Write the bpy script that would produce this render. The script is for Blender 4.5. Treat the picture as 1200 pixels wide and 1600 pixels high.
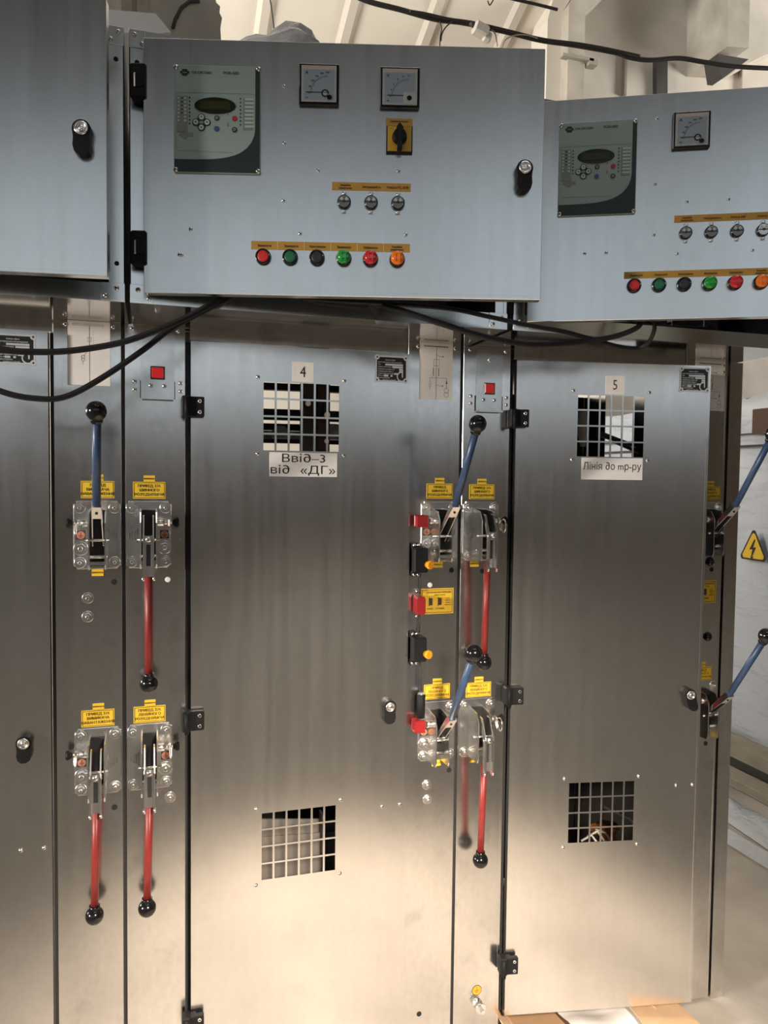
import bpy, bmesh, math, random
import numpy as np
from mathutils import Matrix, Vector
from mathutils.geometry import delaunay_2d_cdt
from math import pi, sin, cos, tan, radians as R
random.seed(7)
SC = bpy.context.scene
COL = SC.collection
for o in list(bpy.data.objects):
    bpy.data.objects.remove(o)

# ------------------------------------------------------------------ camera
YAW, PITCH, ROLL = R(16.68), R(2.65), R(0.66)
CPOS = Vector((0.064, -1.793, 1.5))
FPX = 1202.0
fwd = Vector((sin(YAW)*cos(PITCH), cos(YAW)*cos(PITCH), -sin(PITCH)))
rgt0 = Vector((cos(YAW), -sin(YAW), 0))
up0 = rgt0.cross(fwd)
rgt = cos(ROLL)*rgt0 + sin(ROLL)*up0
upv = -sin(ROLL)*rgt0 + cos(ROLL)*up0
cam = bpy.data.cameras.new('camera')
cam.sensor_fit = 'VERTICAL'
cam.sensor_height = 32.0
cam.lens = FPX/1600*32.0
cam.clip_start = 0.05
camo = bpy.data.objects.new('camera', cam)
COL.objects.link(camo)
m3 = Matrix((rgt, upv, -fwd)).transposed()
camo.matrix_world = Matrix.Translation(CPOS) @ m3.to_4x4()
SC.camera = camo

def at(x, y, Y):
    """a photograph point carried out to the real depth plane Y"""
    d = rgt*((x-600)/FPX) - upv*((y-800)/FPX) + fwd
    return CPOS + d*((Y-CPOS.y)/d.y)

# ------------------------------------------------------------------ world, lights, exposure
SC.view_settings.view_transform = 'Standard'
SC.view_settings.look = 'None'
SC.view_settings.gamma = 1.0
SC.view_settings.use_curve_mapping = False
SC.view_settings.exposure = 0.0
W = bpy.data.worlds.new('hall_daylight')
SC.world = W
W.use_nodes = True
bg = W.node_tree.nodes['Background']
bg.inputs['Color'].default_value = (0.75, 0.87, 1.0, 1)
bg.inputs['Strength'].default_value = 0.5

def area(name, loc, rot, sx, sy, power, color):
    l = bpy.data.lights.new(name, 'AREA')
    l.shape = 'RECTANGLE'; l.size = sx; l.size_y = sy
    l.energy = power; l.color = color
    o = bpy.data.objects.new(name, l)
    o.location = loc; o.rotation_euler = rot
    COL.objects.link(o)
    return o
def radiance(L, sx, sy):      # watts giving radiance L on a rectangular lamp
    return L*pi*sx*sy
# daylight through the strip windows in the hall's far wall (in front of the cubicles)
DAY = (0.95, 1.0, 0.98)
for i, x in enumerate((-9.0, -4.2, 0.6, 5.4)):
    area('window_daylight', (x, -11.35, 3.5), (R(90), 0, 0), 4.4, 1.8, radiance(0.36, 4.4, 1.8), DAY)
    area('clerestory_daylight', (x, -11.35, 5.6), (R(90), 0, 0), 4.4, 2.0, radiance(0.195, 4.4, 2.0), DAY)
# unseen area light added to brighten the aisle behind the cubicles
ga = area('aisle_fill', (-4.6, 1.4, 3.7), (0, 0, 0), 2.6, 2.2, radiance(21, 2.6, 2.2), (1.0, 0.97, 0.92))
ga.rotation_euler = Vector((0.76, 0.50, 0.20)).to_track_quat('-Z', 'Y').to_euler()
ga.data.spread = R(120)
gb = area('aisle_fill', (10.5, 1.4, 3.8), (0, 0, 0), 2.6, 2.2, radiance(14, 2.6, 2.2), (1.0, 0.97, 0.93))  # second unseen one, added to brighten the right-hand wall
gb.rotation_euler = Vector((-0.70, 0.5, 0.48)).to_track_quat('-Z', 'Y').to_euler()
gb.data.spread = R(110)
# unseen area light added as general fill over the front aisle
area('front_fill', (0.8, -2.4, 5.6), (0, 0, 0), 3.0, 0.6, radiance(5, 3.0, 0.6), (1.0, 0.95, 0.88))
# unseen warm spot added to brighten the floor at the foot of the row
wl = bpy.data.lights.new('floor_fill_spot', 'SPOT')
wl.energy = 600; wl.color = (1.0, 0.84, 0.67)
wl.spot_size = R(66); wl.spot_blend = 0.95; wl.shadow_soft_size = 0.12
wlo = bpy.data.objects.new('floor_fill_spot', wl)
wlo.location = (0.55, -2.1, 1.7)
COL.objects.link(wlo)
wlo.rotation_euler = (Vector((0.70, -0.22, 0)) - Vector(wlo.location)).to_track_quat('-Z', 'Y').to_euler()
# unseen spot added at the left to brighten signs and labels below
w2 = bpy.data.lights.new('side_fill_spot', 'SPOT')
w2.energy = 1850; w2.color = (1.0, 0.93, 0.84)
w2.spot_size = R(31); w2.spot_blend = 1.0; w2.shadow_soft_size = 0.22
w2o = bpy.data.objects.new('side_fill_spot', w2)
w2o.location = (-4.7, -2.3, 1.9)
COL.objects.link(w2o)
w2o.rotation_euler = (Vector((0.75, 0, 0.80)) - Vector(w2o.location)).to_track_quat('-Z', 'Y').to_euler()

# ------------------------------------------------------------------ materials
def node_mat(name):
    m = bpy.data.materials.new(name); m.use_nodes = True
    nt = m.node_tree
    return m, nt, nt.nodes['Principled BSDF']
def mat(name, col, rough=0.5, metal=0.0, noise=0.0, nscale=8.0, bump=0.0, bscale=60.0, spec=None, stretch=(1, 1, 1)):
    m, nt, b = node_mat(name)
    b.inputs['Base Color'].default_value = (*col, 1)
    b.inputs['Roughness'].default_value = rough
    b.inputs['Metallic'].default_value = metal
    if spec is not None: b.inputs['Specular IOR Level'].default_value = spec
    tc = nt.nodes.new('ShaderNodeTexCoord')
    mp = nt.nodes.new('ShaderNodeMapping'); mp.inputs['Scale'].default_value = stretch
    nt.links.new(tc.outputs['Object'], mp.inputs['Vector'])
    if noise:
        n = nt.nodes.new('ShaderNodeTexNoise'); n.inputs['Scale'].default_value = nscale; n.inputs['Detail'].default_value = 6
        nt.links.new(mp.outputs[0], n.inputs['Vector'])
        r = nt.nodes.new('ShaderNodeMapRange')
        r.inputs['From Min'].default_value = 0.3; r.inputs['From Max'].default_value = 0.7
        r.inputs['To Min'].default_value = 1-noise; r.inputs['To Max'].default_value = 1+noise
        nt.links.new(n.outputs['Fac'], r.inputs['Value'])
        x = nt.nodes.new('ShaderNodeVectorMath'); x.operation = 'SCALE'
        x.inputs[0].default_value = col
        nt.links.new(r.outputs[0], x.inputs['Scale'])
        nt.links.new(x.outputs[0], b.inputs['Base Color'])
    if bump:
        n2 = nt.nodes.new('ShaderNodeTexNoise'); n2.inputs['Scale'].default_value = bscale; n2.inputs['Detail'].default_value = 5
        nt.links.new(mp.outputs[0], n2.inputs['Vector'])
        bp = nt.nodes.new('ShaderNodeBump'); bp.inputs['Strength'].default_value = bump; bp.inputs['Distance'].default_value = 0.01
        nt.links.new(n2.outputs['Fac'], bp.inputs['Height'])
        nt.links.new(bp.outputs[0], b.inputs['Normal'])
    return m

def sheet_metal(name, col, rough, streak=0.12, stain=0.12, grain=0.05):
    """rolled zinc-coated sheet: vertical rolling grain, faint blotches"""
    m, nt, b = node_mat(name)
    N, L = nt.nodes, nt.links
    b.inputs['Metallic'].default_value = 1.0
    geo = N.new('ShaderNodeNewGeometry')
    def noise(scale, stretch, detail=4):
        mp = N.new('ShaderNodeMapping'); mp.inputs['Scale'].default_value = stretch
        L.new(geo.outputs['Position'], mp.inputs['Vector'])
        n = N.new('ShaderNodeTexNoise'); n.inputs['Scale'].default_value = scale; n.inputs['Detail'].default_value = detail
        L.new(mp.outputs[0], n.inputs['Vector'])
        return n.outputs['Fac']
    def rng(v, a, b_, c, d):
        r = N.new('ShaderNodeMapRange')
        for k, q in zip(('From Min', 'From Max', 'To Min', 'To Max'), (a, b_, c, d)): r.inputs[k].default_value = q
        L.new(v, r.inputs['Value']); return r.outputs[0]
    def mul(a, b_):
        x = N.new('ShaderNodeMath'); x.operation = 'MULTIPLY'; L.new(a, x.inputs[0]); L.new(b_, x.inputs[1]); return x.outputs[0]
    streaks = rng(noise(9, (6, 6, 0.12), 6), 0.3, 0.7, 1-streak, 1+streak*0.4)
    blots = rng(noise(14, (1, 1, 1), 5), 0.56, 0.72, 1.0, 1-stain)
    fine = rng(noise(70, (1, 1, 0.7), 3), 0.35, 0.7, 1+grain, 1-grain)
    v = mul(mul(streaks, blots), fine)
    x = N.new('ShaderNodeVectorMath'); x.operation = 'SCALE'; x.inputs[0].default_value = col
    L.new(v, x.inputs['Scale']); L.new(x.outputs[0], b.inputs['Base Color'])
    L.new(rng(noise(11, (5, 5, 0.2), 5), 0.3, 0.7, rough*0.94, rough*1.06), b.inputs['Roughness'])
    bp = N.new('ShaderNodeBump'); bp.inputs['Strength'].default_value = 0.012; bp.inputs['Distance'].default_value = 0.004
    L.new(noise(60, (7, 7, 0.12), 3), bp.inputs['Height']); L.new(bp.outputs[0], b.inputs['Normal'])
    return m

M = {}
M['sheet'] = sheet_metal('galvanised_sheet', (0.78, 0.765, 0.745), 0.20, 0.03, 0.15, 0.04)
M['door'] = sheet_metal('galvanised_door', (0.78, 0.765, 0.745), 0.22, 0.02, 0.06, 0.018)
M['boxsheet'] = sheet_metal('galvanised_box', (0.745, 0.76, 0.755), 0.25, 0.02, 0.03, 0.012)
M['underside'] = sheet_metal('bright_underside', (0.62, 0.60, 0.58), 0.10, 0.05, 0.03, 0.02)
M['zinc'] = mat('zinc_plate', (0.80, 0.80, 0.79), 0.25, 1.0, 0.08, 30)
M['zincsoft'] = mat('zinc_bracket', (0.76, 0.75, 0.73), 0.26, 1.0, 0.08, 25)
M['chrome'] = mat('bright_steel', (0.92, 0.90, 0.87), 0.24, 1.0)
M['screw'] = mat('screw_steel', (0.72, 0.71, 0.69), 0.25, 1.0)
M['black'] = mat('black_plastic', (0.008, 0.008, 0.009), 0.6, 0, 0.15, 40, spec=0.2)
M['gloss'] = mat('black_gloss', (0.006, 0.006, 0.007), 0.14)
M['hole'] = mat('hole_dark', (0.006, 0.006, 0.006), 0.9)
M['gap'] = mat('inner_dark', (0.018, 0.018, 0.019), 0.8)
M['rubber'] = mat('black_rubber', (0.009, 0.009, 0.010), 0.5, spec=0.35)
M['blue'] = mat('blue_paint', (0.028, 0.056, 0.118), 0.38, 0, 0.08, 60)
M['red'] = mat('red_paint', (0.19, 0.017, 0.014), 0.42, 0, 0.08, 60)
M['redplastic'] = mat('red_plastic', (0.27, 0.012, 0.016), 0.35)
M['redwin'] = mat('red_window', (0.62, 0.012, 0.010), 0.25)
M['yellow'] = mat('yellow_sticker', (0.74, 0.47, 0.030), 0.5, 0, 0.05, 80)
M['ink'] = mat('label_ink', (0.055, 0.030, 0.006), 0.6)
M['inkblack'] = mat('black_ink', (0.012, 0.012, 0.012), 0.6)
M['inkgrey'] = mat('grey_ink', (0.16, 0.15, 0.145), 0.6)
M['paper'] = mat('label_white', (0.80, 0.755, 0.72), 0.5, 0, 0.03, 30)
M['gold'] = mat('gold_strip', (0.40, 0.215, 0.03), 0.45, 0, 0.06, 50)
M['goldgap'] = mat('strip_gap', (0.70, 0.56, 0.28), 0.5)
M['orange'] = mat('orange_plastic', (0.85, 0.33, 0.012), 0.35)
M['orangesign'] = mat('orange_sticker', (0.72, 0.30, 0.02), 0.5)
M['rust'] = mat('earth_sticker', (0.42, 0.16, 0.085), 0.55)
M['greyplastic'] = mat('grey_panel', (0.29, 0.36, 0.325), 0.45, 0, 0.02, 20)
M['darkgreen'] = mat('dark_green_panel', (0.010, 0.024, 0.022), 0.4)
M['lcd'] = mat('dark_display', (0.012, 0.016, 0.009), 0.18)
M['lcdin'] = mat('display_glass', (0.034, 0.036, 0.016), 0.16)
M['keywhite'] = mat('key_white', (0.46, 0.52, 0.48), 0.45)
M['keygrey'] = mat('legend_grey', (0.20, 0.22, 0.205), 0.5)
M['keyred'] = mat('key_red', (0.40, 0.02, 0.035), 0.4)
M['keyblue'] = mat('key_blue', (0.05, 0.07, 0.22), 0.4)
M['dial'] = mat('meter_dial', (0.25, 0.295, 0.33), 0.4)
M['dialcase'] = mat('meter_case', (0.38, 0.385, 0.375), 0.3)
M['dialtop'] = mat('meter_case_top', (0.47, 0.40, 0.35), 0.3)
M['switchyellow'] = mat('switch_yellow', (0.52, 0.30, 0.016), 0.4)
M['btnred'] = mat('button_red', (0.52, 0.022, 0.018), 0.35)
M['btngreen'] = mat('button_green', (0.010, 0.115, 0.048), 0.35)
M['btnblack'] = mat('button_black', (0.018, 0.019, 0.026), 0.4)
def lens(name, col):
    m, nt, b = node_mat(name)
    b.inputs['Base Color'].default_value = (*col, 1); b.inputs['Roughness'].default_value = 0.12
    b.inputs['Coat Weight'].default_value = 0.6; b.inputs['Coat Roughness'].default_value = 0.05
    return m
M['lensgreen'] = lens('lens_green', (0.012, 0.26, 0.03))
M['lensred'] = lens('lens_red', (0.52, 0.016, 0.022))
M['lensorange'] = lens('lens_orange', (0.80, 0.17, 0.012))
M['blinker'] = mat('blinker_face', (0.16, 0.165, 0.17), 0.25, 0.6)
M['blinkerbright'] = mat('blinker_face_bright', (0.55, 0.56, 0.56), 0.2, 0.6)
M['nameplate'] = mat('nameplate_black', (0.010, 0.010, 0.012), 0.35)
M['alu'] = mat('nameplate_aluminium', (0.68, 0.68, 0.67), 0.35, 0.5)
M['cream'] = mat('cream_plaster', (0.66, 0.60, 0.51), 0.85, 0, 0.07, 1.6, 0.05, 20)
M['creamshade'] = mat('cream_rib_shaded', (0.54, 0.485, 0.41), 0.85, 0, 0.05, 2.5)  # cream darkened so the ribs' shading sits in the colour
M['creamdirty'] = mat('stained_plaster', (0.58, 0.525, 0.45), 0.88, 0, 0.20, 1.4, 0.08, 14)
M['concrete'] = mat('old_concrete', (0.42, 0.38, 0.315), 0.9, 0, 0.22, 3.5, 0.35, 18)
M['greywall'] = mat('hall_wall', (0.23, 0.165, 0.105), 0.85, 0, 0.15, 1.2)
M['roof'] = mat('hall_roof', (0.10, 0.105, 0.10), 0.85, 0, 0.1, 1.5)
M['floor'] = mat('concrete_floor', (0.40, 0.365, 0.325), 0.72, 0, 0.30, 2.6, 0.08, 30)
M['slot'] = mat('slot_dark', (0.055, 0.05, 0.045), 0.8)
M['wire'] = mat('old_wire', (0.028, 0.024, 0.022), 0.6)
M['wirepale'] = mat('pale_wire', (0.34, 0.30, 0.25), 0.6)
M['whitewire'] = mat('white_wire', (0.70, 0.70, 0.70), 0.4)
M['cardboard'] = mat('cardboard', (0.52, 0.35, 0.215), 0.8, 0, 0.08, 12, 0.05, 40)
M['cardinside'] = mat('cardboard_inner', (0.46, 0.29, 0.165), 0.8, 0, 0.10, 12)
M['white'] = mat('white_board', (0.78, 0.74, 0.72), 0.6, 0, 0.03, 6)
M['film'] = mat('grey_film', (0.17, 0.20, 0.235), 0.22, 0, 0.35, 7, 0.5, 9, stretch=(1, 1, 2))
M['wood'] = mat('plank', (0.33, 0.29, 0.23), 0.8, 0, 0.15, 6, stretch=(6, 1, 6))
M['insulator'] = mat('orange_insulator', (0.42, 0.14, 0.03), 0.4)
M['brown'] = mat('brown_insulator', (0.07, 0.028, 0.016), 0.35)
M['innersheet'] = mat('inner_sheet', (0.17, 0.155, 0.14), 0.55, 0.1)
M['palesheet'] = mat('pale_blue_sheet', (0.55, 0.62, 0.70), 0.5)
M['navy'] = mat('dark_steel_bar', (0.022, 0.022, 0.034), 0.5)
M['creamboard'] = mat('cream_board', (0.72, 0.63, 0.50), 0.6)
def stretch_film():
    """pale grey paint under creased glossy stretch film"""
    m, nt, b = node_mat('stretch_film')
    N, L = nt.nodes, nt.links
    tc = N.new('ShaderNodeNewGeometry')
    mp = N.new('ShaderNodeMapping'); mp.inputs['Scale'].default_value = (1, 0.8, 6); mp.inputs['Rotation'].default_value = (R(14), 0, 0)
    L.new(tc.outputs['Position'], mp.inputs['Vector'])
    n = N.new('ShaderNodeTexNoise'); n.inputs['Scale'].default_value = 3.0; n.inputs['Detail'].default_value = 4; n.inputs['Distortion'].default_value = 1.2
    L.new(mp.outputs[0], n.inputs['Vector'])
    r = N.new('ShaderNodeMapRange'); r.inputs['From Min'].default_value = .52; r.inputs['From Max'].default_value = .72
    L.new(n.outputs['Fac'], r.inputs['Value'])
    bp = N.new('ShaderNodeBump'); bp.inputs['Strength'].default_value = 1.0; bp.inputs['Distance'].default_value = 0.11
    L.new(r.outputs[0], bp.inputs['Height'])
    b.inputs['Base Color'].default_value = (0.50, 0.54, 0.60, 1)
    b.inputs['Roughness'].default_value = 0.5
    b.inputs['Coat Weight'].default_value = 1.0; b.inputs['Coat Roughness'].default_value = 0.09; b.inputs['Coat IOR'].default_value = 1.8
    L.new(bp.outputs[0], b.inputs['Coat Normal'])
    return m
M['wrap'] = stretch_film()

# ------------------------------------------------------------------ mesh builder
class MB:
    def __init__(s):
        s.v, s.f, s.m, s.sm = [], [], [], []
    def add(s, vs, fs, mi=0, smooth=False):
        n = len(s.v)
        s.v += [tuple(v) for v in vs]
        for f in fs:
            s.f.append(tuple(n+i for i in f)); s.m.append(mi); s.sm.append(smooth)
        return s
    def box(s, x0, x1, y0, y1, z0, z1, mi=0, bev=0.0, M_=None):
        bm = bmesh.new()
        bmesh.ops.create_cube(bm, size=1)
        for v in bm.verts:
            v.co = Vector(((x0+x1)/2+v.co.x*(x1-x0), (y0+y1)/2+v.co.y*(y1-y0), (z0+z1)/2+v.co.z*(z1-z0)))
        if bev:
            bmesh.ops.bevel(bm, geom=bm.edges[:], offset=bev, segments=1, affect='EDGES', profile=0.5)
        return s.bm(bm, mi, M_)
    def bm(s, bm, mi=0, M_=None, smooth=False):
        if M_ is not None: bmesh.ops.transform(bm, matrix=M_, verts=bm.verts)
        bm.verts.index_update()
        s.add([v.co[:] for v in bm.verts], [[v.index for v in f.verts] for f in bm.faces], mi, smooth)
        bm.free(); return s
    def lathe(s, p, axis, prof, n=16, mi=0, smooth=True):
        """profile [(distance along axis, radius)] turned about axis from p"""
        p = Vector(p); a = Vector(axis).normalized()
        t = Vector((0, 0, 1)) if abs(a.z) < 0.9 else Vector((1, 0, 0))
        u = a.cross(t).normalized(); w = a.cross(u)
        vs = []
        for d, r in prof:
            for k in range(n):
                an = 2*pi*k/n
                vs.append(p + a*d + (u*cos(an)+w*sin(an))*max(r, 1e-5))
        fs = []
        for i in range(len(prof)-1):
            for k in range(n):
                k2 = (k+1) % n
                fs.append((i*n+k, i*n+k2, (i+1)*n+k2, (i+1)*n+k))
        s.add(vs, fs, mi, smooth)
        b = len(s.v)-len(vs)
        s.f.append(tuple(b+k for k in reversed(range(n)))); s.m.append(mi); s.sm.append(False)
        e = b+(len(prof)-1)*n
        s.f.append(tuple(e+k for k in range(n))); s.m.append(mi); s.sm.append(False)
        return s
    def cyl(s, p0, p1, r, n=14, mi=0, r1=None, ch=0.0):
        p0, p1 = Vector(p0), Vector(p1); d = (p1-p0).length; r1 = r if r1 is None else r1
        prof = [(0, r), (d, r1)] if not ch else [(0, r-ch), (ch, r), (d-ch, r1), (d, r1-ch)]
        return s.lathe(p0, p1-p0, prof, n, mi)
    def ball(s, c, r, n=18, mi=0, axis=(0, 0, 1)):
        k = 12
        prof = [(-r*cos(pi*i/k), r*sin(pi*i/k)) for i in range(k+1)]
        return s.lathe(c, axis, prof, n, mi)
    def tube(s, pts, r, n=8, mi=0):
        pts = [Vector(p) for p in pts]; rs = r if isinstance(r, (list, tuple)) else [r]*len(pts)
        vs, fs = [], []
        prev = None
        for i, p in enumerate(pts):
            d = (pts[min(i+1, len(pts)-1)]-pts[max(i-1, 0)]).normalized()
            if prev is None:
                t = Vector((0, 0, 1)) if abs(d.z) < 0.9 else Vector((1, 0, 0))
                u = d.cross(t).normalized()
            else:
                u = (prev-d*prev.dot(d)).normalized()
            prev = u; w = d.cross(u)
            for k in range(n):
                an = 2*pi*k/n; vs.append(p+(u*cos(an)+w*sin(an))*rs[i])
        for i in range(len(pts)-1):
            for k in range(n):
                k2 = (k+1) % n
                fs.append((i*n+k, i*n+k2, (i+1)*n+k2, (i+1)*n+k))
        fs.append(tuple(reversed(range(n)))); e = (len(pts)-1)*n
        fs.append(tuple(e+k for k in range(n)))
        return s.add(vs, fs, mi, True)
    def prism(s, poly, y0, y1, mi=0, ax='y'):
        """2D outline extruded: ax 'y' -> (x,z) outline, 'x' -> (y,z), 'z' -> (x,y)"""
        n = len(poly)
        def P(a, b, t): return {'y': (a, t, b), 'x': (t, a, b), 'z': (a, b, t)}[ax]
        vs = [P(a, b, y0) for a, b in poly]+[P(a, b, y1) for a, b in poly]
        fs = [tuple(range(n)), tuple(reversed(range(n, 2*n)))]
        fs += [(i, i+n, (i+1) % n+n, (i+1) % n) for i in range(n)]
        return s.add(vs, fs, mi)
    def rect(s, x0, x1, z0, z1, y, mi=0):
        return s.add([(x0, y, z0), (x1, y, z0), (x1, y, z1), (x0, y, z1)], [(0, 1, 2, 3)], mi)
    def frame(s, x0, x1, z0, z1, y, w, mi=0):
        s.rect(x0, x1, z0, z0+w, y, mi); s.rect(x0, x1, z1-w, z1, y, mi)
        s.rect(x0, x0+w, z0+w, z1-w, y, mi); s.rect(x1-w, x1, z0+w, z1-w, y, mi); return s
    def disc(s, x, z, y, r, mi=0, n=20, rz=None, a0=0, a1=2*pi):
        rz = rz or r
        return s.add([(x+r*cos(a0+(a1-a0)*k/n), y, z+rz*sin(a0+(a1-a0)*k/n)) for k in range(n)], [tuple(range(n))], mi)
    def ring(s, x, z, y, r0, r1, mi=0, n=24, a0=0, a1=2*pi):
        vs, fs = [], []
        full = abs(a1-a0-2*pi) < 1e-6
        for k in range(n+1):
            a = a0+(a1-a0)*k/n
            vs += [(x+r0*cos(a), y, z+r0*sin(a)), (x+r1*cos(a), y, z+r1*sin(a))]
        for k in range(n): fs.append((2*k, 2*k+1, 2*k+3, 2*k+2))
        return s.add(vs, fs, mi)
    def line(s, x0, z0, x1, z1, w, y, mi=0):
        d = Vector((x1-x0, z1-z0)); n = Vector((-d.y, d.x)).normalized()*w/2
        return s.add([(x0+n.x, y, z0+n.y), (x0-n.x, y, z0-n.y), (x1-n.x, y, z1-n.y), (x1+n.x, y, z1+n.y)], [(0, 1, 2, 3)], mi)
    def text(s, t, x, z, size, y, mi=0, align='CENTER', wx=1.0, rot=0.0):
        vs, fs = text_geo(t, align)
        c, q = cos(rot), sin(rot)
        if size < .012:      # small captions are printed bold
            o = size*.05
            s.add([(x+o*c+(a*size*wx)*c-b*size*q, y, z+o*q+(a*size*wx)*q+b*size*c) for a, b in vs], fs, mi)
        return s.add([(x+(a*size*wx)*c-b*size*q, y, z+(a*size*wx)*q+b*size*c) for a, b in vs], fs, mi)
    def build(s, name, mats, parent=None, mtx=None, loc=None):
        me = bpy.data.meshes.new(name)
        me.from_pydata(s.v, [], s.f)
        for m in (mats if isinstance(mats, (list, tuple)) else [mats]): me.materials.append(M[m])
        me.polygons.foreach_set('material_index', s.m)
        me.polygons.foreach_set('use_smooth', s.sm)
        bm = bmesh.new(); bm.from_mesh(me)
        bmesh.ops.recalc_face_normals(bm, faces=[f for f in bm.faces])
        bm.to_mesh(me); bm.free()
        me.update()
        o = bpy.data.objects.new(name, me); COL.objects.link(o)
        if parent is not None: o.parent = parent
        if mtx is not None: o.matrix_basis = mtx
        if loc is not None: o.location = loc
        return o
_tc = {}
def text_geo(t, align):
    if (t, align) in _tc: return _tc[(t, align)]
    cu = bpy.data.curves.new('lettering', 'FONT'); cu.body = t; cu.fill_mode = 'NONE'; cu.size = 1.0
    cu.align_x = align; cu.align_y = 'CENTER'; cu.resolution_u = 2
    o = bpy.data.objects.new('lettering', cu); COL.objects.link(o)
    dg = bpy.context.evaluated_depsgraph_get()
    me = bpy.data.meshes.new_from_object(o.evaluated_get(dg))
    V = np.array([v.co[:2] for v in me.vertices]); Ed = np.array([e.vertices[:] for e in me.edges])
    q = delaunay_2d_cdt([Vector(v) for v in V], [tuple(int(k) for k in e) for e in Ed], [], 0, 1e-5)
    P = np.array([v[:] for v in q[0]]); F = [tuple(f) for f in q[2]]
    # keep the triangles whose centre lies inside an odd number of outlines
    c = np.array([P[list(f)].mean(axis=0) for f in F])
    A, B = V[Ed[:, 0]], V[Ed[:, 1]]
    cr = (A[None, :, 1] > c[:, None, 1]) != (B[None, :, 1] > c[:, None, 1])
    dy = np.where(B[:, 1] == A[:, 1], 1e-9, B[:, 1]-A[:, 1])
    xs = A[None, :, 0]+(B-A)[None, :, 0]*(c[:, None, 1]-A[None, :, 1])/dy[None, :]
    ins = (cr & (c[:, None, 0] < xs)).sum(axis=1) % 2 == 1
    r = ([tuple(v) for v in P], [f for f, k in zip(F, ins) if k])
    bpy.data.objects.remove(o); bpy.data.curves.remove(cu); bpy.data.meshes.remove(me)
    _tc[(t, align)] = r
    return r

def tag(o, label=None, cat=None, group=None, kind=None):
    if label: o['label'] = label
    if cat: o['category'] = cat
    if group: o['group'] = group
    if kind: o['kind'] = kind
    return o
def thing(name, loc, label, cat, group=None):
    o = bpy.data.objects.new(name, None); o.location = loc; o.empty_display_size = 0.1
    COL.objects.link(o)
    return tag(o, label, cat, group)
def dup(o, parent, mtx):
    """a part copied with its sub-parts, mesh data shared"""
    c = o.copy(); COL.objects.link(c); c.parent = parent; c.matrix_basis = mtx
    for ch in list(o.children):
        d = ch.copy(); COL.objects.link(d); d.parent = c
    return c
T = Matrix.Translation
def structure(mb, name, mats): return tag(mb.build(name, mats), kind='structure')

# ================================================================== SETTING
structure(MB().box(-11, 12, -12, 6.5, -0.2, 0), 'floor', ['floor'])
YB = 5.3
wb = MB(); wb.box(-11, 12, YB, YB+0.2, 0, 5.4)
structure(wb, 'wall_back', ['cream'])
# roof slab with its rafters' ribs, falling towards the back wall 
RK = 0.38
def roofz(y): return 5.30+RK*(YB-y)
rf = MB()
rf.prism([(-12, roofz(-12)), (-3, roofz(-3)), (-3, roofz(-3)+.2), (-12, roofz(-12)+.2)], -11, 12, 0, 'x')
structure(rf, 'ceiling_front', ['roof'])
rb = MB()
rb.prism([(-3, roofz(-3)), (YB+.2, roofz(YB+.2)), (YB+.2, roofz(YB+.2)+.2), (-3, roofz(-3)+.2)], -11, 3.75, 0, 'x')
rr = MB(); rr.box(3.75, 12, -3, YB+.2, 9.6, 9.8)
structure(rr, 'ceiling_right', ['cream'])
ceil = structure(rb, 'ceiling', ['cream'])
ribm = None
for k in range(-6, 4):
    x = 0.98+0.72*k
    pr = MB()
    ya, yb_ = -2.6, YB
    for (xa, za, xb, zb) in ((-.085, -.035, .085, 0.01),):
        vs = [(xa+.05, ya, roofz(ya)+za), (xb-.05, ya, roofz(ya)+za), (xb, ya, roofz(ya)+zb), (xa, ya, roofz(ya)+zb),
              (xa+.05, yb_, roofz(yb_)+za), (xb-.05, yb_, roofz(yb_)+za), (xb, yb_, roofz(yb_)+zb), (xa, yb_, roofz(yb_)+zb)]
        pr.add(vs, [(0, 1, 2, 3), (4, 5, 6, 7), (0, 1, 5, 4), (1, 2, 6, 5), (2, 3, 7, 6), (3, 0, 4, 7)])
    if ribm is None:
        o = pr.build('rib', ['creamshade'], ceil, loc=(x, 0, 0)); ribm = o.data
    else:
        o = bpy.data.objects.new('rib', ribm); COL.objects.link(o); o.parent = ceil; o.location = (x, 0, 0)
# window wall in front of the row (behind the photographer), two strips of openings 2.6 .. 6.6 m up
wf = MB()
wf.box(-11, 12, -11.6, -11.4, 0, 2.6); wf.box(-11, 12, -11.6, -11.4, 4.4, 4.6); wf.box(-11, 12, -11.6, -11.4, 6.6, 12.2)
for x0, x1 in ((-12, -11.2), (-6.8, -6.4), (-2.0, -1.6), (2.8, 3.2), (7.6, 12)):
    wf.box(x0, x1, -11.6, -11.4, 2.6, 6.6)
structure(wf, 'wall_front', ['greywall'])
wl_ = MB()
wl_.box(-11.2, -11, -12, YB, 0, 12)
structure(wl_, 'wall_left', ['greywall'])
structure(MB().box(12, 12.2, -12, YB, 0, 12), 'wall_right', ['cream'])

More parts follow.
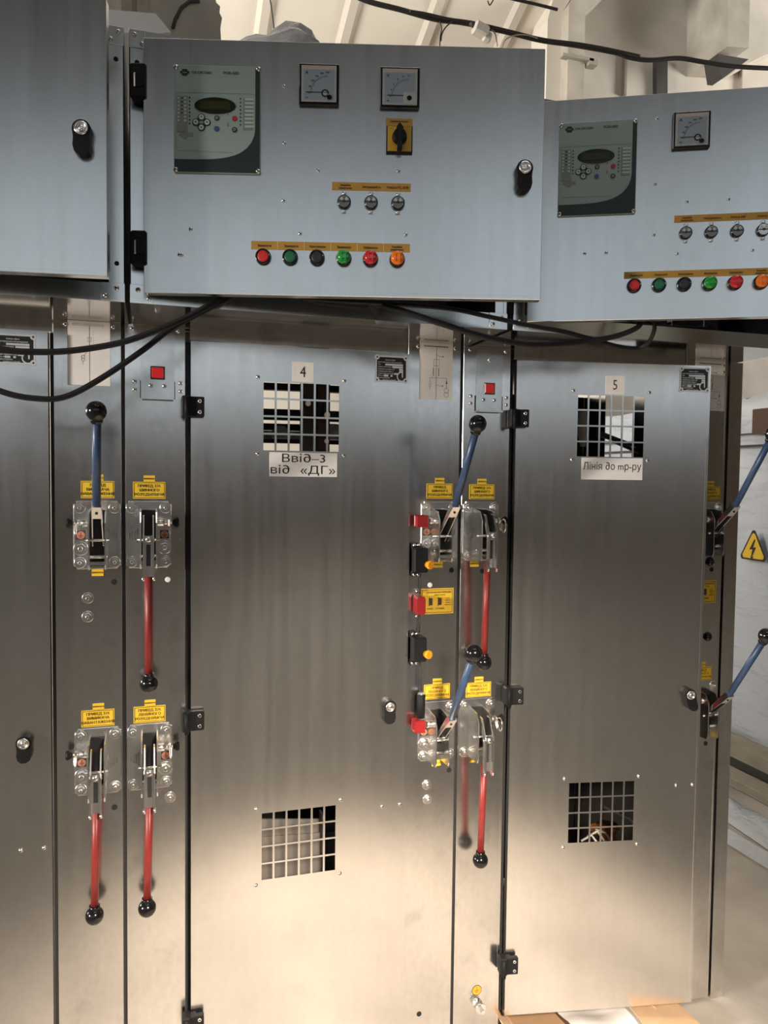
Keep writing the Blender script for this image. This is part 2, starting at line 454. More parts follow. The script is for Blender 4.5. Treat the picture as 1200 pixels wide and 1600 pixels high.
# old concrete frame: column with a knee and a rafter going up towards the aisle
YC = 4.35
def poly_at(pts, Y): return [(at(x, y, Y).x, at(x, y, Y).z) for x, y in pts]
pw = MB()
a = at(900, 0, YC+.35)
pw.prism([(a.x, 0), (12, 0), (12, 9.7), (a.x, 9.7)], YC+.30, YC+.5, 0, 'y')
structure(pw, 'wall_panel', ['creamdirty'])
cf = MB()
top = poly_at([(903, 33), (946, -6), (1010, -75), (960, -75), (900, -10), (878, 20)], YC)
x_l, x_r = at(874, 150, YC).x, at(902, 150, YC).x
cf.prism([(x_l, 0), (x_r, 0)] + top, YC-.12, YC+.30, 0, 'y')
c = structure(cf, 'column', ['concrete'])
cf = MB()
cf.prism([(at(846, 150, YC).x, 0), (x_l, 0), (at(878, 20, YC).x, at(878, 20, YC).z), (at(930, -60, YC).x, at(930, -60, YC).z), (at(880, -60, YC).x, at(880, -60, YC).z), (at(856, 30, YC).x, at(856, 30, YC).z)], YC, YC+.30, 0, 'y')
structure(cf, 'pilaster', ['cream'])
cl = MB(); pz = at(880, 102, YC).z
cl.box(x_l-.06, x_r+.06, YC-.16, YC-.10, pz-.012, pz+.012); cl.box(x_r+.02, x_r+.10, YC-.16, YC-.08, pz-.04, pz+.01)
cl.build('clamp', ['wirepale'], c)
# hanging concrete beam end with broken tip, and the soffit slab beside it
hb = MB()
hp = poly_at([(1108, -40), (1142, -40), (1139, 97), (1106, 95)], YC)
hb.prism(hp, YC-.25, YC+.30, 0, 'y')
hbo = structure(hb, 'beam', ['concrete'])
tip = MB()
tp = poly_at([(1107, 95), (1155, 103), (1120, 129), (1112, 128)], YC-.1)
tip.prism(tp, YC-.22, YC-.04, 0, 'y')
tip.build('broken_tip', ['slot'], hbo)
sf = MB()
sp = poly_at([(1140, -40), (1300, -40), (1300, 50), (1200, 82), (1165, 100), (1139, 98)], YC)
sf.prism(sp, YC+.05, YC+.30, 0, 'y')
structure(sf, 'beam_soffit', ['creamdirty'])
sl = MB()
q = poly_at([(1022, 190), (1039, 190), (1039, 97), (1022, 97)], YC+.28)
sl.prism(q, YC+.24, YC+.32, 0, 'y')  # dark box standing in for the shade of a wall recess
structure(sl, 'wall_slot_shade', ['slot'])
pl = MB()
for x, y0, y1, w in ((977, 82, 150, .012), (1158, 108, 150, .006), (852, 40, 74, .006), (854, 100, 130, .012)):
    p, q = at(x, y0, YC+.27), at(x, y1, YC+.27)
    pl.box(p.x-w, p.x+w, p.y-.02, p.y+.03, q.z, p.z)
structure(pl, 'trim_2', ['wirepale'])

# crumbling masonry pier behind the first control boxes
pr = MB()
YP = .85
edge = [(346, 70), (344, 40), (347, 28), (343, 20), (344, 10), (338, 4), (336, -6), (330, -14), (326, -60)]
out = [(at(150, 90, YP).x, 0), (at(346, 90, YP).x, 0)] + poly_at(edge, YP) + [(at(150, -60, YP).x, at(150, -60, YP).z)]
pr.prism(out, YP, YP+.3, 0, 'y')
pier = structure(pr, 'pillar', ['concrete'])
cr = MB()
ck = [at(x, y, YP-.005) for x, y in ((270, 44), (274, 30), (283, 12), (296, 2), (312, 1))]
cr.tube(ck, .006, 5)
cr.build('crack', ['slot'], pier)
st = MB()
for x0, x1 in ((190, 206), (214, 232)):
    p, q = at(x0, 20, YP-.01), at(x1, -30, YP-.01)
    st.box(p.x, q.x, YP-.02, YP+.01, p.z-.05, q.z)
st.build('stained_post', ['wood'], pier)

# ================================================================== helpers for the cubicles
def bolt(r=.008, h=.006, washer=.0125):
    """hex head on a washer, looking along -Y"""
    b = MB()
    b.lathe((0, 0, 0), (0, -1, 0), [(0, washer), (.0012, washer), (.0022, washer-.001)], 18, 0)
    hexp = [(r*cos(k*pi/3+.3), r*sin(k*pi/3+.3)) for k in range(6)]
    b.prism(hexp, -.0022, -.0022-h, 0, 'y')
    b.lathe((0, -.002-h, 0), (0, -1, 0), [(0, r*.5), (.003, r*.5), (.0036, r*.36)], 12, 0)
    return b
def rivet(r=.0042):
    b = MB()
    b.lathe((0, 0, 0), (0, -1, 0), [(0, r*1.15), (r*.3, r*1.1), (r*.75, r*.75), (r*.9, r*.38)], 12, 0)
    b.disc(0, 0, -r*.93, r*.36, 1, 10)
    return b
_proto = {}
def inst(key, fn, mats, name, parent, mtx):
    """alike small pieces share mesh data"""
    if key not in _proto:
        o = fn().build(name, mats, parent, mtx); _proto[key] = o.data
        return o
    o = bpy.data.objects.new(name, _proto[key]); COL.objects.link(o); o.parent = parent; o.matrix_basis = mtx
    return o
def put_bolt(parent, mtx, big=False):
    return inst('bolt_big' if big else 'bolt', (lambda: bolt(.0105, .008, .0155)) if big else bolt, ['chrome'], 'bolt', parent, mtx)
def put_rivet(parent, mtx): return inst('rivet', rivet, ['screw', 'hole'], 'rivet', parent, mtx)

ZU = 1.829            # height of the lower cubicles = underside of the control boxes
CW = 0.80             # pitch of the row

def pierced_sheet(mb, u0, u1, z0, z1, y, d, holes, mi=0):
    """flat sheet with rectangular holes [(u0,u1,z0,z1)], front at y, thickness d to the back"""
    us = sorted({u0, u1, *[h[0] for h in holes], *[h[1] for h in holes]})
    zs = sorted({z0, z1, *[h[2] for h in holes], *[h[3] for h in holes]})
    hs = set()
    for h in holes:
        for i in range(len(us)-1):
            for j in range(len(zs)-1):
                if us[i] >= h[0]-1e-7 and us[i+1] <= h[1]+1e-7 and zs[j] >= h[2]-1e-7 and zs[j+1] <= h[3]+1e-7: hs.add((i, j))
    idx = {}; vs = []; fs = []
    def V(i, j, b):
        if (i, j, b) not in idx:
            idx[(i, j, b)] = len(vs); vs.append((us[i], y+(d if b else 0), zs[j]))
        return idx[(i, j, b)]
    def solid(i, j): return 0 <= i < len(us)-1 and 0 <= j < len(zs)-1 and (i, j) not in hs
    for i in range(len(us)-1):
        for j in range(len(zs)-1):
            if not solid(i, j): continue
            fs.append((V(i, j, 0), V(i+1, j, 0), V(i+1, j+1, 0), V(i, j+1, 0)))
            fs.append((V(i, j, 1), V(i, j+1, 1), V(i+1, j+1, 1), V(i+1, j, 1)))
            for di, dj, a, b in ((-1, 0, (i, j), (i, j+1)), (1, 0, (i+1, j), (i+1, j+1)), (0, -1, (i, j), (i+1, j)), (0, 1, (i, j+1), (i+1, j+1))):
                if not solid(i+di, j+dj): fs.append((V(*a, 0), V(*b, 0), V(*b, 1), V(*a, 1)))
    mb.add(vs, fs, mi)
    return mb
def vent_holes(u0, u1, z0, z1, nu=6, nz=4, bu=.0047, bz=.0042):
    pu, pz = (u1-u0+bu)/nu, (z1-z0+bz)/nz
    return [(u0+i*pu, u0+i*pu+pu-bu, z0+j*pz, z0+j*pz+pz-bz) for i in range(nu) for j in range(nz)]

def sign(parent, name, x0, x1, z0, z1, lines, mtx, label=None, paper='paper', ink='inkblack', border=0.0, extra=None):
    """thin sticker with flat print; lines = [(text, x, z, size, widen)]; local frame: front is -Y"""
    s = MB()
    s.box(x0, x1, -.0009, 0, z0, z1, 0)
    if border: s.frame(x0+border*1.6, x1-border*1.6, z0+border*1.6, z1-border*1.6, -.0012, border, 1)
    for t, x, z, size, wx in lines: s.text(t, x, z, size, -.0013, 1, 'CENTER', wx)
    if extra: extra(s)
    o = s.build(name, [paper, ink], parent, mtx)
    if label: o['label'] = label
    return o

def nameplate(parent, mtx, w=.080, h=.062):
    def ex(s):
        s.frame(0, w, 0, h, -.0012, .0035, 1)
        for cx, cz in ((.004, .004), (w-.004, .004), (.004, h-.004), (w-.004, h-.004)):
            s.disc(cx, cz, -.0014, .0062, 1, 12); s.disc(cx, cz, -.0016, .0022, 0, 8)
        rows = [(.30, .70, .052), (.10, .92, .0465), (.10, .28, .041), (.10, .55, .0355), (.10, .62, .030), (.10, .60, .0247), (.10, .62, .0195), (.10, .45, .0145), (.10, .66, .0095), (.22, .62, .0045)]
        t = ['Камера збірна', 'одностороннього обслуговування', 'Тип', 'Заводський номер', 'Номінальна напруга, кВ', 'Номінальний струм, А', 'Струм термічної стійкості', 'Маса, кг', 'Рік виготовлення', 'Зроблено в Україні']
        for (a, b, z), q in zip(rows, t): s.text(q, (a+.0)*w if a > .1 else .006, z, .0046, -.0014, 1, 'LEFT', .78)
        for a, b, z in ((.30, .86, .041), (.52, .86, .0355), (.74, .86, .030), (.74, .86, .0247), (.58, .72, .0195), (.26, .40, .0145), (.47, .53, .0145)):
            s.rect(a*w, b*w, z-.0022, z+.0022, -.0014, 1)
        cx, cz = w-.0145, .0135
        s.ring(cx, cz, -.0017, .0095, .0122, 1, 20, R(105), R(330))
        s.rect(cx+.0005, cx+.0035, cz-.002, cz+.0155, -.0017, 1)
    s = MB(); s.box(0, w, -.001, 0, 0, h, 0); ex(s)
    o = s.build('nameplate', ['nameplate', 'alu'], parent, mtx)
    o['label'] = 'black type plate with silver print and a round emblem'
    return o

def warn_label(parent, cx, cz, lines, X=(0, 0)):
    def ex(s):
        pass
    w, h = .069, .0375
    ls = [(t, 0, .0095-.0095*i, .0086, .95) for i, t in enumerate(lines)]
    o = sign(parent, 'warning_label', -w/2, w/2, -h/2, h/2, ls, T((cx, 0, cz)), None, 'yellow', 'ink', .0011)
    o['label'] = 'yellow label with brown border reading ' + ' '.join(lines)
    return o
def tab_label(parent, cx, cz, text, w=.024):
    o = sign(parent, 'position_label', -w/2, w/2, -.0075, .0075, [(text, 0, 0, .0048, .85)], T((cx, 0, cz)), None, 'yellow', 'ink')
    o['label'] = 'small yellow tab with one word'
    return o

# ------------------------------------------------------------------ lever drives
def earth_mark(s, x, z, y, r=.0085, mi=0, mj=1):
    s.rect(x-r*1.12, x+r*1.12, z-r*1.12, z+r*1.12, y, mj); s.disc(x, z, y-.0002, r, mi)
    s.rect(x-.0007, x+.0007, z-.001, z+.006, y-.0004, mj)
    for k, w in enumerate((.0058, .004, .0022)): s.rect(x-w, x+w, z-.0015-k*.0024, z-.0003-k*.0024, y-.0004, mj)

def lever_drive(parent, cx, cz, side, state, lever_dx=0.0, lean=0.0, pin='knob', label=''):
    """operating mechanism bolted to the post. side +1: lock pin to +X. state: 'up' blue lever, 'down' red lever"""
    p = MB()
    bm = bmesh.new(); bmesh.ops.create_cube(bm, size=1)
    for v in bm.verts: v.co = Vector((v.co.x*.098, -.0015+v.co.y*.003, v.co.z*.149))
    bmesh.ops.bevel(bm, geom=[e for e in bm.edges if abs(e.verts[0].co.y-e.verts[1].co.y) > .002], offset=.007, segments=3, affect='EDGES')
    bmesh.ops.bevel(bm, geom=[e for e in bm.edges if e.verts[0].co.y < -.0029 and e.verts[1].co.y < -.0029], offset=.0011, segments=1, affect='EDGES')
    p.bm(bm, 0)
    # stamped inscription (turned on its side)
    for k in range(4):
        p.text(('ПРИВІД РУЧНИЙ', 'ТИП ПР-10-1', 'УХЛ3  2023', 'ЗАВОД')[k], -side*(.024+.0052*k), -.002, .0042, -.0032, 1, 'CENTER', .9, -side*pi/2)
    d = p.build('lever_drive', ['zinc', 'inkgrey'], parent, T((cx, 0, cz)))
    d['label'] = label
    # corner bolts + earthing bolt
    for bx, bz in ((-.036, .060), (.036, .060), (-.036, -.060), (.036, -.060)):
        put_bolt(d, T((bx, -.003, bz)))
    put_bolt(d, T((side*.034, -.003, -.029)), True)
    e = MB(); earth_mark(e, 0, 0, 0)
    eo = e.build('earth_sticker', ['rust', 'inkblack'], d, T((side*.034, -.0034, .0)))
    eo['label'] = 'square earth sign, dark corners around a rusty disc'
    # bracket: two cheeks folded out of the plate
    lx = lever_dx
    b = MB()
    for sx in (-1, 1):
        x0 = lx+sx*.0165
        prof = [(-.002, -.072), (-.060, -.070), (-.064, -.06), (-.064, .030), (-.050, .052), (-.002, .058)]
        b.prism(prof, x0-.0015, x0+.0015, 0, 'x')
    b.box(lx-.0165, lx+.0165, -.006, -.003, -.068, .055, 1)
    b.box(lx-.0165, lx+.0165, -.012, -.006, -.066, -.058, 0)
    b.cyl((lx-.024, -.048, -.008), (lx+.024, -.048, -.008), .003, 10)
    b.cyl((lx-.019, -.030, -.045), (lx+.019, -.030, -.045), .004, 10)
    bo = b.build('bracket', ['zincsoft', 'gap'], d)
    # lock pin on the outer side
    s = side
    k = MB()
    y, z = -.030, .028
    k.cyl((lx+s*.0177, y, z), (lx+s*.032, y, z), .0085, 16, 0, ch=.001)
    k.cyl((lx+s*.032, y, z), (lx+s*.041, y, z), .005, 12)
    k.lathe((lx+s*.041, y, z), (s, 0, 0), [(0, .0082), (.004, .0082)], 6, 0, False)
    if pin in ('knob', 'ring'):
        k.tube([(lx+s*.045+s*.002*sin(t), y-.004+.004*cos(t), z-.012+.012*cos(t)) for t in [i*2*pi/12 for i in range(13)]], .0014, 6)
        k.cyl((lx+s*.044, y, z), (lx+s*.053, y, z), .003, 10)
    if pin == 'ring':
        k.tube([(lx+s*.052+.0*t, y-.010+.012*sin(t), z-.012+.016*cos(t)) for t in [i*2*pi/14 for i in range(15)]], .0022, 6)
    k.build('lock_pin', ['chrome'], d)
    kn = MB()
    if pin in ('knob', 'ring'):
        kn.lathe((lx+s*.050, y, z), (s, 0, 0), [(0, .0045), (.003, .007), (.010, .0112), (.0135, .0095), (.0145, .006)], 8, 0, False)
        kn.build('pin_knob', ['black'], d)['label'] = 'black faceted knob'
    else:
        kn.box(lx+s*.041, lx+s*.064, y-.014, y+.012, z-.013, z+.013, 0, .002)
        kn.build('key_block', ['redplastic'], d)['label'] = 'red interlock key block'
    # lever
    l = MB()
    if state == 'up':
        A, B = Vector((lx, -.026, -.020)), Vector((lx+lean*.3, -.122, .070))
        C = Vector((lx+lean, -.232, .236)); D = Vector((lx+lean, -.242, .252))
    else:
        A, B = Vector((lx, -.072, .044)), Vector((lx+lean*.3, -.090, -.078))
        C = Vector((lx+lean, -.050, -.305)); D = Vector((lx+lean, -.050, -.324))
    if state == 'up':
        dr = (B-A).normalized(); nrm = Vector((0, dr.z, -dr.y))
        for sx in (-1, 1):
            q0 = A+Vector((sx*.011, 0, 0)); q1 = B+Vector((sx*.0085, 0, 0))
            w = .0055
            l.add([q0+nrm*w*.6+Vector((o, 0, 0)) for o in (-.0011, .0011)] + [q0-nrm*w*.6+Vector((o, 0, 0)) for o in (-.0011, .0011)] +
                  [q1+nrm*w*1.5+Vector((o, 0, 0)) for o in (-.0011, .0011)] + [q1-nrm*w*1.5+Vector((o, 0, 0)) for o in (-.0011, .0011)],
                  [(0, 1, 3, 2), (4, 5, 7, 6), (0, 1, 5, 4), (2, 3, 7, 6), (0, 2, 6, 4), (1, 3, 7, 5)])
        m_ = B-dr*.016
        l.add([m_+Vector((sx*.0095, 0, 0))+dr*t*.018+nrm*n_*.008 for sx in (-1, 1) for t in (-1, 1) for n_ in (-1, 1)],
              [(0, 1, 3, 2), (4, 5, 7, 6), (0, 1, 5, 4), (2, 3, 7, 6), (0, 2, 6, 4), (1, 3, 7, 5)])
        l.cyl(m_-nrm*.0085, m_-nrm*.0095, .003, 8, 1)
        l.tube([A+Vector((-.02, -.002, .010)), A+Vector((.02, -.002, .010))], .0028, 8)
        base = B-dr*.004
    else:
        pts = [(-.055, .046), (-.070, .044), (-.094, -.005), (-.094, -.086), (-.086, -.092), (-.078, -.086), (-.080, -.006), (-.058, .034)]
        for sx in (-1, 1):
            l.prism(pts, lx+sx*.0100-.0016, lx+sx*.0100+.0016, 0, 'x')
        l.box(lx-.0085, lx+.0085, -.080, -.077, -.085, -.010, 2)
        l.box(lx-.0045, lx+.0045, -.0806, -.080, -.062, -.016, 1)
        l.cyl((lx-.013, -.083, -.006), (lx+.013, -.083, -.006), .0048, 12)
        l.lathe((lx, -.094, -.004), (0, -1, 0), [(0, .0062), (.003, .0055), (.004, .003)], 12)
        l.box(lx-.0095, lx+.0095, -.094, -.088, -.012, .004, 0)
        for sx in (-1, 1): l.cyl((lx+sx*.0085, -.090, -.088), (lx+sx*.0135, -.090, -.088), .005, 12)
        base = Vector((lx, -.062, -.074))
    lo = l.build('lever_fork', ['chrome', 'gap', 'zincsoft'], d)
    rd = MB(); rd.tube([base, base.lerp(C, .5), C], .0083, 12)
    ro = rd.build('lever_rod', ['blue' if state == 'up' else 'red'], d)
    ro['label'] = 'blue lever rod tilted up and outward' if state == 'up' else 'red lever rod hanging down'
    ax = (D-C).normalized()
    bl = MB(); bl.ball(D, .0195, 20, 0, ax); bl.cyl(C-ax*.004, C+ax*.006, .0115, 14)
    bl.build('lever_knob', ['gloss'], d)['label'] = 'black ball knob'
    return d

# ------------------------------------------------------------------ door hardware
def hinge_block(parent, mtx):
    h = MB()
    h.box(-.020, -.001, -.026, .004, -.023, .023, 0, .0025)
    h.box(-.004, .029, -.021, -.008, -.022, .022, 0, .0015)
    h.box(.0, .012, -.010, .004, -.018, .018, 0)
    h.cyl((-.010, -.026, -.027), (-.010, -.026, .020), .005, 10)
    o = h.build('hinge', ['black'], parent, mtx)
    o['label'] = 'black hinge block with two screws'
    s = MB()
    for z in (-.012, .012):
        s.lathe((.019, -.021, z), (0, -1, 0), [(0, .0046), (.001, .0046), (.0016, .0038)], 12)
        s.disc(.019, z, -.0228, .0019, 1, 8)
    return o, s
def door_lock(parent, mtx, droop=0.0):
    h = MB()
    R_ = .0155
    out = [(R_*cos(a), R_*sin(a)) for a in [R(-20)+i*R(220)/14 for i in range(15)]]
    out += [(-.0135, -.015), (-.0145, -.027), (-.012, -.037), (-.005, -.0425), (.005, -.0425), (.012, -.037), (.0145, -.027), (.0135, -.015)]
    if droop: out = [(x+droop*max(0, -z), z) for x, z in out]
    h.prism(out, -.018, 0, 0, 'y')
    o = h.build('lock', ['black'], parent, mtx); o['label'] = 'black swing handle under a round chrome lock'
    return o
def lock_ring(parent):
    c = MB()
    c.lathe((0, -.018, .0005), (0, -1, 0), [(0, .0118), (.003, .0118), (.004, .0105), (.0042, .0080), (.002, .0072), (.002, .001)], 20)
    c.lathe((0, -.019, .0005), (0, -1, 0), [(0, .0045), (.0035, .0045), (.0035, .002)], 10)
    return c.build('lock_cylinder', ['chrome'], parent)

def shell_panel(mb, x0, x1, y0, y1, z0, z1, mi=0): return mb.box(x0, x1, y0, y1, z0, z1, mi)

PW = .137             # post width
def cubicle(ix, label, right_post=True):
    x0 = ix*CW
    L = Vector((x0, 0, 0))
    c = thing('switchgear_cabinet', L, label, 'electrical cabinet', 'lower switchgear cubicles in the row')
    # posts: folded sheet with returns and a shallow step
    for nm, a, b in (('left_post', .004, .132), ('right_post', CW-PW-.004, CW-.004)):
        p = MB()
        p.box(a, b, 0, .0018, .010, ZU-.001, 0, .0006)
        p.box(a, a+.0018, .0018, .030, .010, ZU-.001); p.box(b-.0018, b, .0018, .030, .010, ZU-.001)
        p.box(a+.005, a+.0062, -.0006, 0, .012, ZU-.002); p.box(b-.0062, b-.005, -.0006, 0, .012, ZU-.002)
        p.build(nm, ['sheet'], c)
    s = MB(); s.box(.0055, .0075, .03, .80, .0, ZU-.002)
    s.build('side_panel', ['sheet'], c)
    s = MB()
    if ix == 1:      # the last cubicle has an opening high in its outer side
        s.box(CW-.0075, CW-.0055, .03, .43, 0, ZU-.002); s.box(CW-.0075, CW-.0055, .60, .80, 0, ZU-.002); s.box(CW-.0075, CW-.0055, .43, .60, 0, 1.45)
    else:
        s.box(CW-.0075, CW-.0055, .03, .80, .0, ZU-.002)
    s.build('side_panel', ['sheet'], c)
    h = MB(); h.box(PW+.006, CW-PW-.006, .002, .004, 1.803, ZU-.001); h.box(PW+.006, CW-PW-.006, .004, .03, 1.801, 1.803)
    h.build('header', ['sheet'], c)
    if ix < 1:
        h = MB(); h.box(PW+.006, CW-PW-.006, .012, .014, .0, .078)
        h.build('plinth', ['sheet'], c)
    t = MB(); t.box(.1322, .150, .022, .026, .08, ZU-.03)  # dark strips painting the shade inside door gaps and seams
    t.box(-.0038, .0038, .007, .03, .01, ZU-.002)
    if ix == -1: t.box(.652, .6588, .003, .026, .08, ZU-.03)
    t.build('gap_shade', ['gap'], c)
    t = MB(); t.box(.008, CW-.008, .03, .80, ZU-.006, ZU-.003)
    t.build('top_panel', ['sheet'], c)
    return c

def cubicle_door(c, hinge_x, ang, vents=True):
    """door in its own frame: u from the hinge edge, front at y=0"""
    D = T((hinge_x, -.012, 0)) @ Matrix.Rotation(-R(ang), 4, 'Z')
    DW, Z0, Z1 = .519, .088, 1.797
    d = MB()
    hl = (vent_holes(.162, .340, 1.557, 1.714)+vent_holes(.160, .338, .544, .704)) if vents else []
    # the two vents share columns as far as possible: shift the lower one onto the upper grid
    hl = (vent_holes(.162, .340, 1.557, 1.714)+vent_holes(.162, .340, .544, .704)) if vents else []
    pierced_sheet(d, 0, DW, Z0, Z1, 0, .0015, hl)
    for a, b in ((0, .0015), (DW-.0015, DW)): d.box(a, b, .0015, .022, Z0, Z1)
    for a, b in ((Z0, Z0+.0015), (Z1-.0015, Z1)): d.box(.0015, DW-.0015, .0015, .022, a, b)
    for u in (.006, .0075): d.box(u, u+.0006, -.0005, 0, Z0+.01, Z1-.01)
    d.box(DW-.0075, DW-.0069, -.0005, 0, Z0+.01, Z1-.01)
    do = d.build('door', ['door'], c, D)
    for z in (1.650, .943, .233):
        hb, s = hinge_block(do, T((-.0005, .001, z)))
        # screws share the hinge's place; third level, so they hang on the door too
        s.build('hinge_screw', ['screw', 'hole'], do, T((-.0005, .001, z)))
    if vents:
        for u0, u1, z0, z1 in ((.149, .352, 1.549, 1.724), (.149, .352, .533, .716)):
            for u in (u0, u1):
                for z in (z0, z1): put_rivet(do, T((u, 0, z)))
    for u in (.457, .503): put_rivet(do, T((u, 0, .688)))
    return do, D

# ================================================================== CUBICLES
cab3 = cubicle(-1, 'galvanised switchgear cabinet cut off by the left picture edge, two cables draped across its top')
cab4 = cubicle(0, 'galvanised switchgear cabinet with number 4 and the sign Ввід-3 від «ДГ» on its closed door')
cab5 = cubicle(1, 'galvanised switchgear cabinet with number 5 and the sign Лінія до тр-ру on its ajar door')
d3, D3 = cubicle_door(cab3, .132, 1.2, False)
d4, D4 = cubicle_door(cab4, .144, 0)
d5, D5 = cubicle_door(cab5, .144, 10)
lk = door_lock(d3, T((.467, 0, .926))); lock_ring(d3).matrix_basis = T((.467, 0, .926))
lk = door_lock(d4, T((.470, 0, .940))); lock_ring(d4).matrix_basis = T((.470, 0, .940))
lk = door_lock(d5, T((.481, 0, .935)), .25); lock_ring(d5).matrix_basis = T((.481, 0, .935))
# signs on the doors (glued to the door, listed as parts of the cabinet)
sign(cab4, 'number_sign', .228, .278, 1.717, 1.763, [('4', .253, 1.739, .036, .8)], D4, 'white paper square with the number 4')
sign(cab4, 'name_sign', .176, .336, 1.497, 1.553, [('Вві∂–3', .256, 1.5388, .0265, 1.32), ('ві∂', .2005, 1.5118, .0265, 1.28), ('«ДГ»', .2900, 1.5118, .0265, 1.36)], D4 @ T((0, 0, 0)), 'white paper sign with two lines, Ввід-3 від «ДГ»')
nameplate(cab4, D4 @ T((.428, 0, 1.727)))
sign(cab5, 'number_sign', .234, .285, 1.717, 1.764, [('5', .2595, 1.740, .036, .8)], D5, 'white paper square with the number 5')
sign(cab5, 'name_sign', .175, .339, 1.498, 1.554, [('Лінія ∂о mр-ру', .257, 1.5315, .0262, .86)], D5, 'white paper sign reading Лінія до тр-ру')
nameplate(cab5, D5 @ T((.434, 0, 1.729)))
nameplate(cab3, D3 @ T((.415, 0, 1.725)))

# single-line diagrams
def scheme(cab, x0, x1, z0, z1, kind):
    w, h = x1-x0, z1-z0
    def ex(s):
        y = -.0013; X = lambda a: x0+a*w; Z = lambda b: z0+b*h
        ln = lambda a, b, c_, d_, t=.0008: s.line(X(a), Z(b), X(c_), Z(d_), t, y, 1)
        if kind == 'bus':
            s.frame(X(.12), X(.84), Z(.925), Z(.95), y, .0006, 1)
            ln(.51, .93, .51, .0); s.frame(X(.47), X(.55), Z(.68), Z(.75), y, .0006, 1)
            for k in range(6): ln(.60, .60+.045*k, .60, .62+.045*k, .0006)
            ln(.37, .46, .51, .56, .0006); s.ring(X(.36), Z(.44), y, .003, .0037, 1); s.ring(X(.36), Z(.40), y, .003, .0037, 1); ln(.36, .38, .36, .32, .0006)
        else:
            s.rect(X(.12), X(.86), Z(.935), Z(.953), y, 2)
            ln(.5, .95, .5, .02); ln(.5, .80, .58, .77); ln(.58, .77, .70, .77); s.disc(X(.7), Z(.77), y, .0018, 1, 8)
            s.frame(X(.42), X(.59), Z(.60), Z(.72), y, .0007, 1)
            for a in (.41, .57):
                for k in range(5): s.rect(X(a-.018), X(a+.018), Z(.43+.028*k), Z(.448+.028*k), y, 2)
            ln(.31, .39, .82, .39); ln(.31, .39, .31, .28); s.frame(X(.28), X(.34), Z(.23), Z(.28), y, .0006, 1); ln(.31, .23, .31, .18)
            ln(.82, .39, .82, .2); s.add([(X(.79), y, Z(.29)), (X(.85), y, Z(.29)), (X(.82), y, Z(.36))], [(0, 1, 2)], 2)
            s.ring(X(.815), Z(.17), y, .0055, .0063, 1); s.ring(X(.815), Z(.10), y, .0055, .0063, 1)
            ln(.5, .25, .58, .27); ln(.58, .25, .70, .25); s.disc(X(.7), Z(.25), y, .0018, 1, 8)
    s = MB(); s.box(x0, x1, -.0009, 0, z0, z1, 0); s.frame(x0, x1, z0, z1, -.0012, .0005, 2) if kind == 'bus' else None
    ex(s)
    o = s.build('scheme_sign', ['paper', 'inkgrey', 'inkgrey'], cab, T((0, 0, 0)))
    o['label'] = 'white sheet with a thin single-line wiring diagram'
scheme(cab3, CW-.113, CW-.026, 1.689, ZU-.001, 'bus')
scheme(cab4, CW-.112, CW-.026, 1.690, ZU-.001, 'line')
scheme(cab5, CW-.112, CW-.014, 1.692, ZU-.001, 'line')

# indicator plate at the head of the left post
def indicator(cab):
    s = MB()
    a, b = .037, .109
    s.prism([(a, 1.668), (b, 1.668), (b, 1.805), (b-.012, 1.820), (a+.012, 1.820), (a, 1.805)], -.0022, -.0004, 0, 'y')
    s.box(a+.003, b-.003, -.014, -.0022, 1.664, 1.667, 0)
    s.box(a+.003, b-.003, -.015, -.013, 1.664, 1.669, 0)
    o = s.build('indicator_plate', ['zinc'], cab)
    f = MB(); f.box(.0575, .0885, -.005, -.0022, 1.709, 1.738, 0, .001)
    f.build('indicator_bezel', ['gloss'], o)
    f = MB(); f.box(.0605, .0855, -.0064, -.0048, 1.712, 1.735, 0, .0008)
    f.build('indicator_window', ['redwin'], o)['label'] = 'red indicator window in a black frame'
    for x in (.058, .087): put_rivet(o, T((x, -.0022, 1.695)))
    sl = MB()
    for x in (a-.0005, b+.0005): sl.box(x-.0008, x+.0008, -.003, -.0002, 1.667, 1.705)
    sl.build('slot', ['hole'], o)
    l = MB(); l.lathe((.074, -.0022, 1.795), (0, -1, 0), [(0, .006), (.002, .006), (.003, .004)], 14)
    l.build('hanger', ['zincsoft'], o)
    for x in (.024, .122):
        for z in (1.703, 1.685): put_rivet(cab, T((x, 0, z)))
    return o
indicator(cab4); indicator(cab5)
for cab, xs in ((cab3, (CW-.117, CW-.020)), (cab4, (.020, .117, CW-.117, CW-.020)), (cab5, (.020, .117, CW-.020))):
    for x in xs: put_rivet(cab, T((x, 0, 1.818)))
put_rivet(cab5, T((CW-.020, 0, 1.80)))

# drives, labels and other fittings on the posts
ZA, ZB_ = 1.3645, .861
lever_drive(cab3, CW-.0545, ZA, -1, 'up', .003, .012, 'knob', 'upper lever drive with its blue lever up')
lever_drive(cab3, CW-.0555, ZB_, -1, 'down', .0, -.006, 'knob', 'lower lever drive with its red lever down')
lever_drive(cab4, .053, ZA, 1, 'down', .0, .0, 'knob', 'upper lever drive with its red lever down')
lever_drive(cab4, .054, ZB_, 1, 'down', .0, -.006, 'knob', 'lower lever drive on the left post, red lever down')
lever_drive(cab4, CW-.055, ZA, -1, 'up', -.006, .0, 'key', 'upper lever drive on the right post, blue lever up')
lever_drive(cab4, CW-.055, ZB_, -1, 'up', -.006, .0, 'key', 'lower lever drive on the right post, blue lever up')
lever_drive(cab5, .056, ZA, 1, 'down', -.006, .0, 'ring', 'upper lever drive with its red lever down')
lever_drive(cab5, .056, ZB_, 1, 'down', -.006, .0, 'ring', 'lower lever drive with its red lever down')
lever_drive(cab5, CW-.060, ZA, -1, 'up', -.010, .0, 'key', 'upper lever drive half hidden by the door, blue lever up')
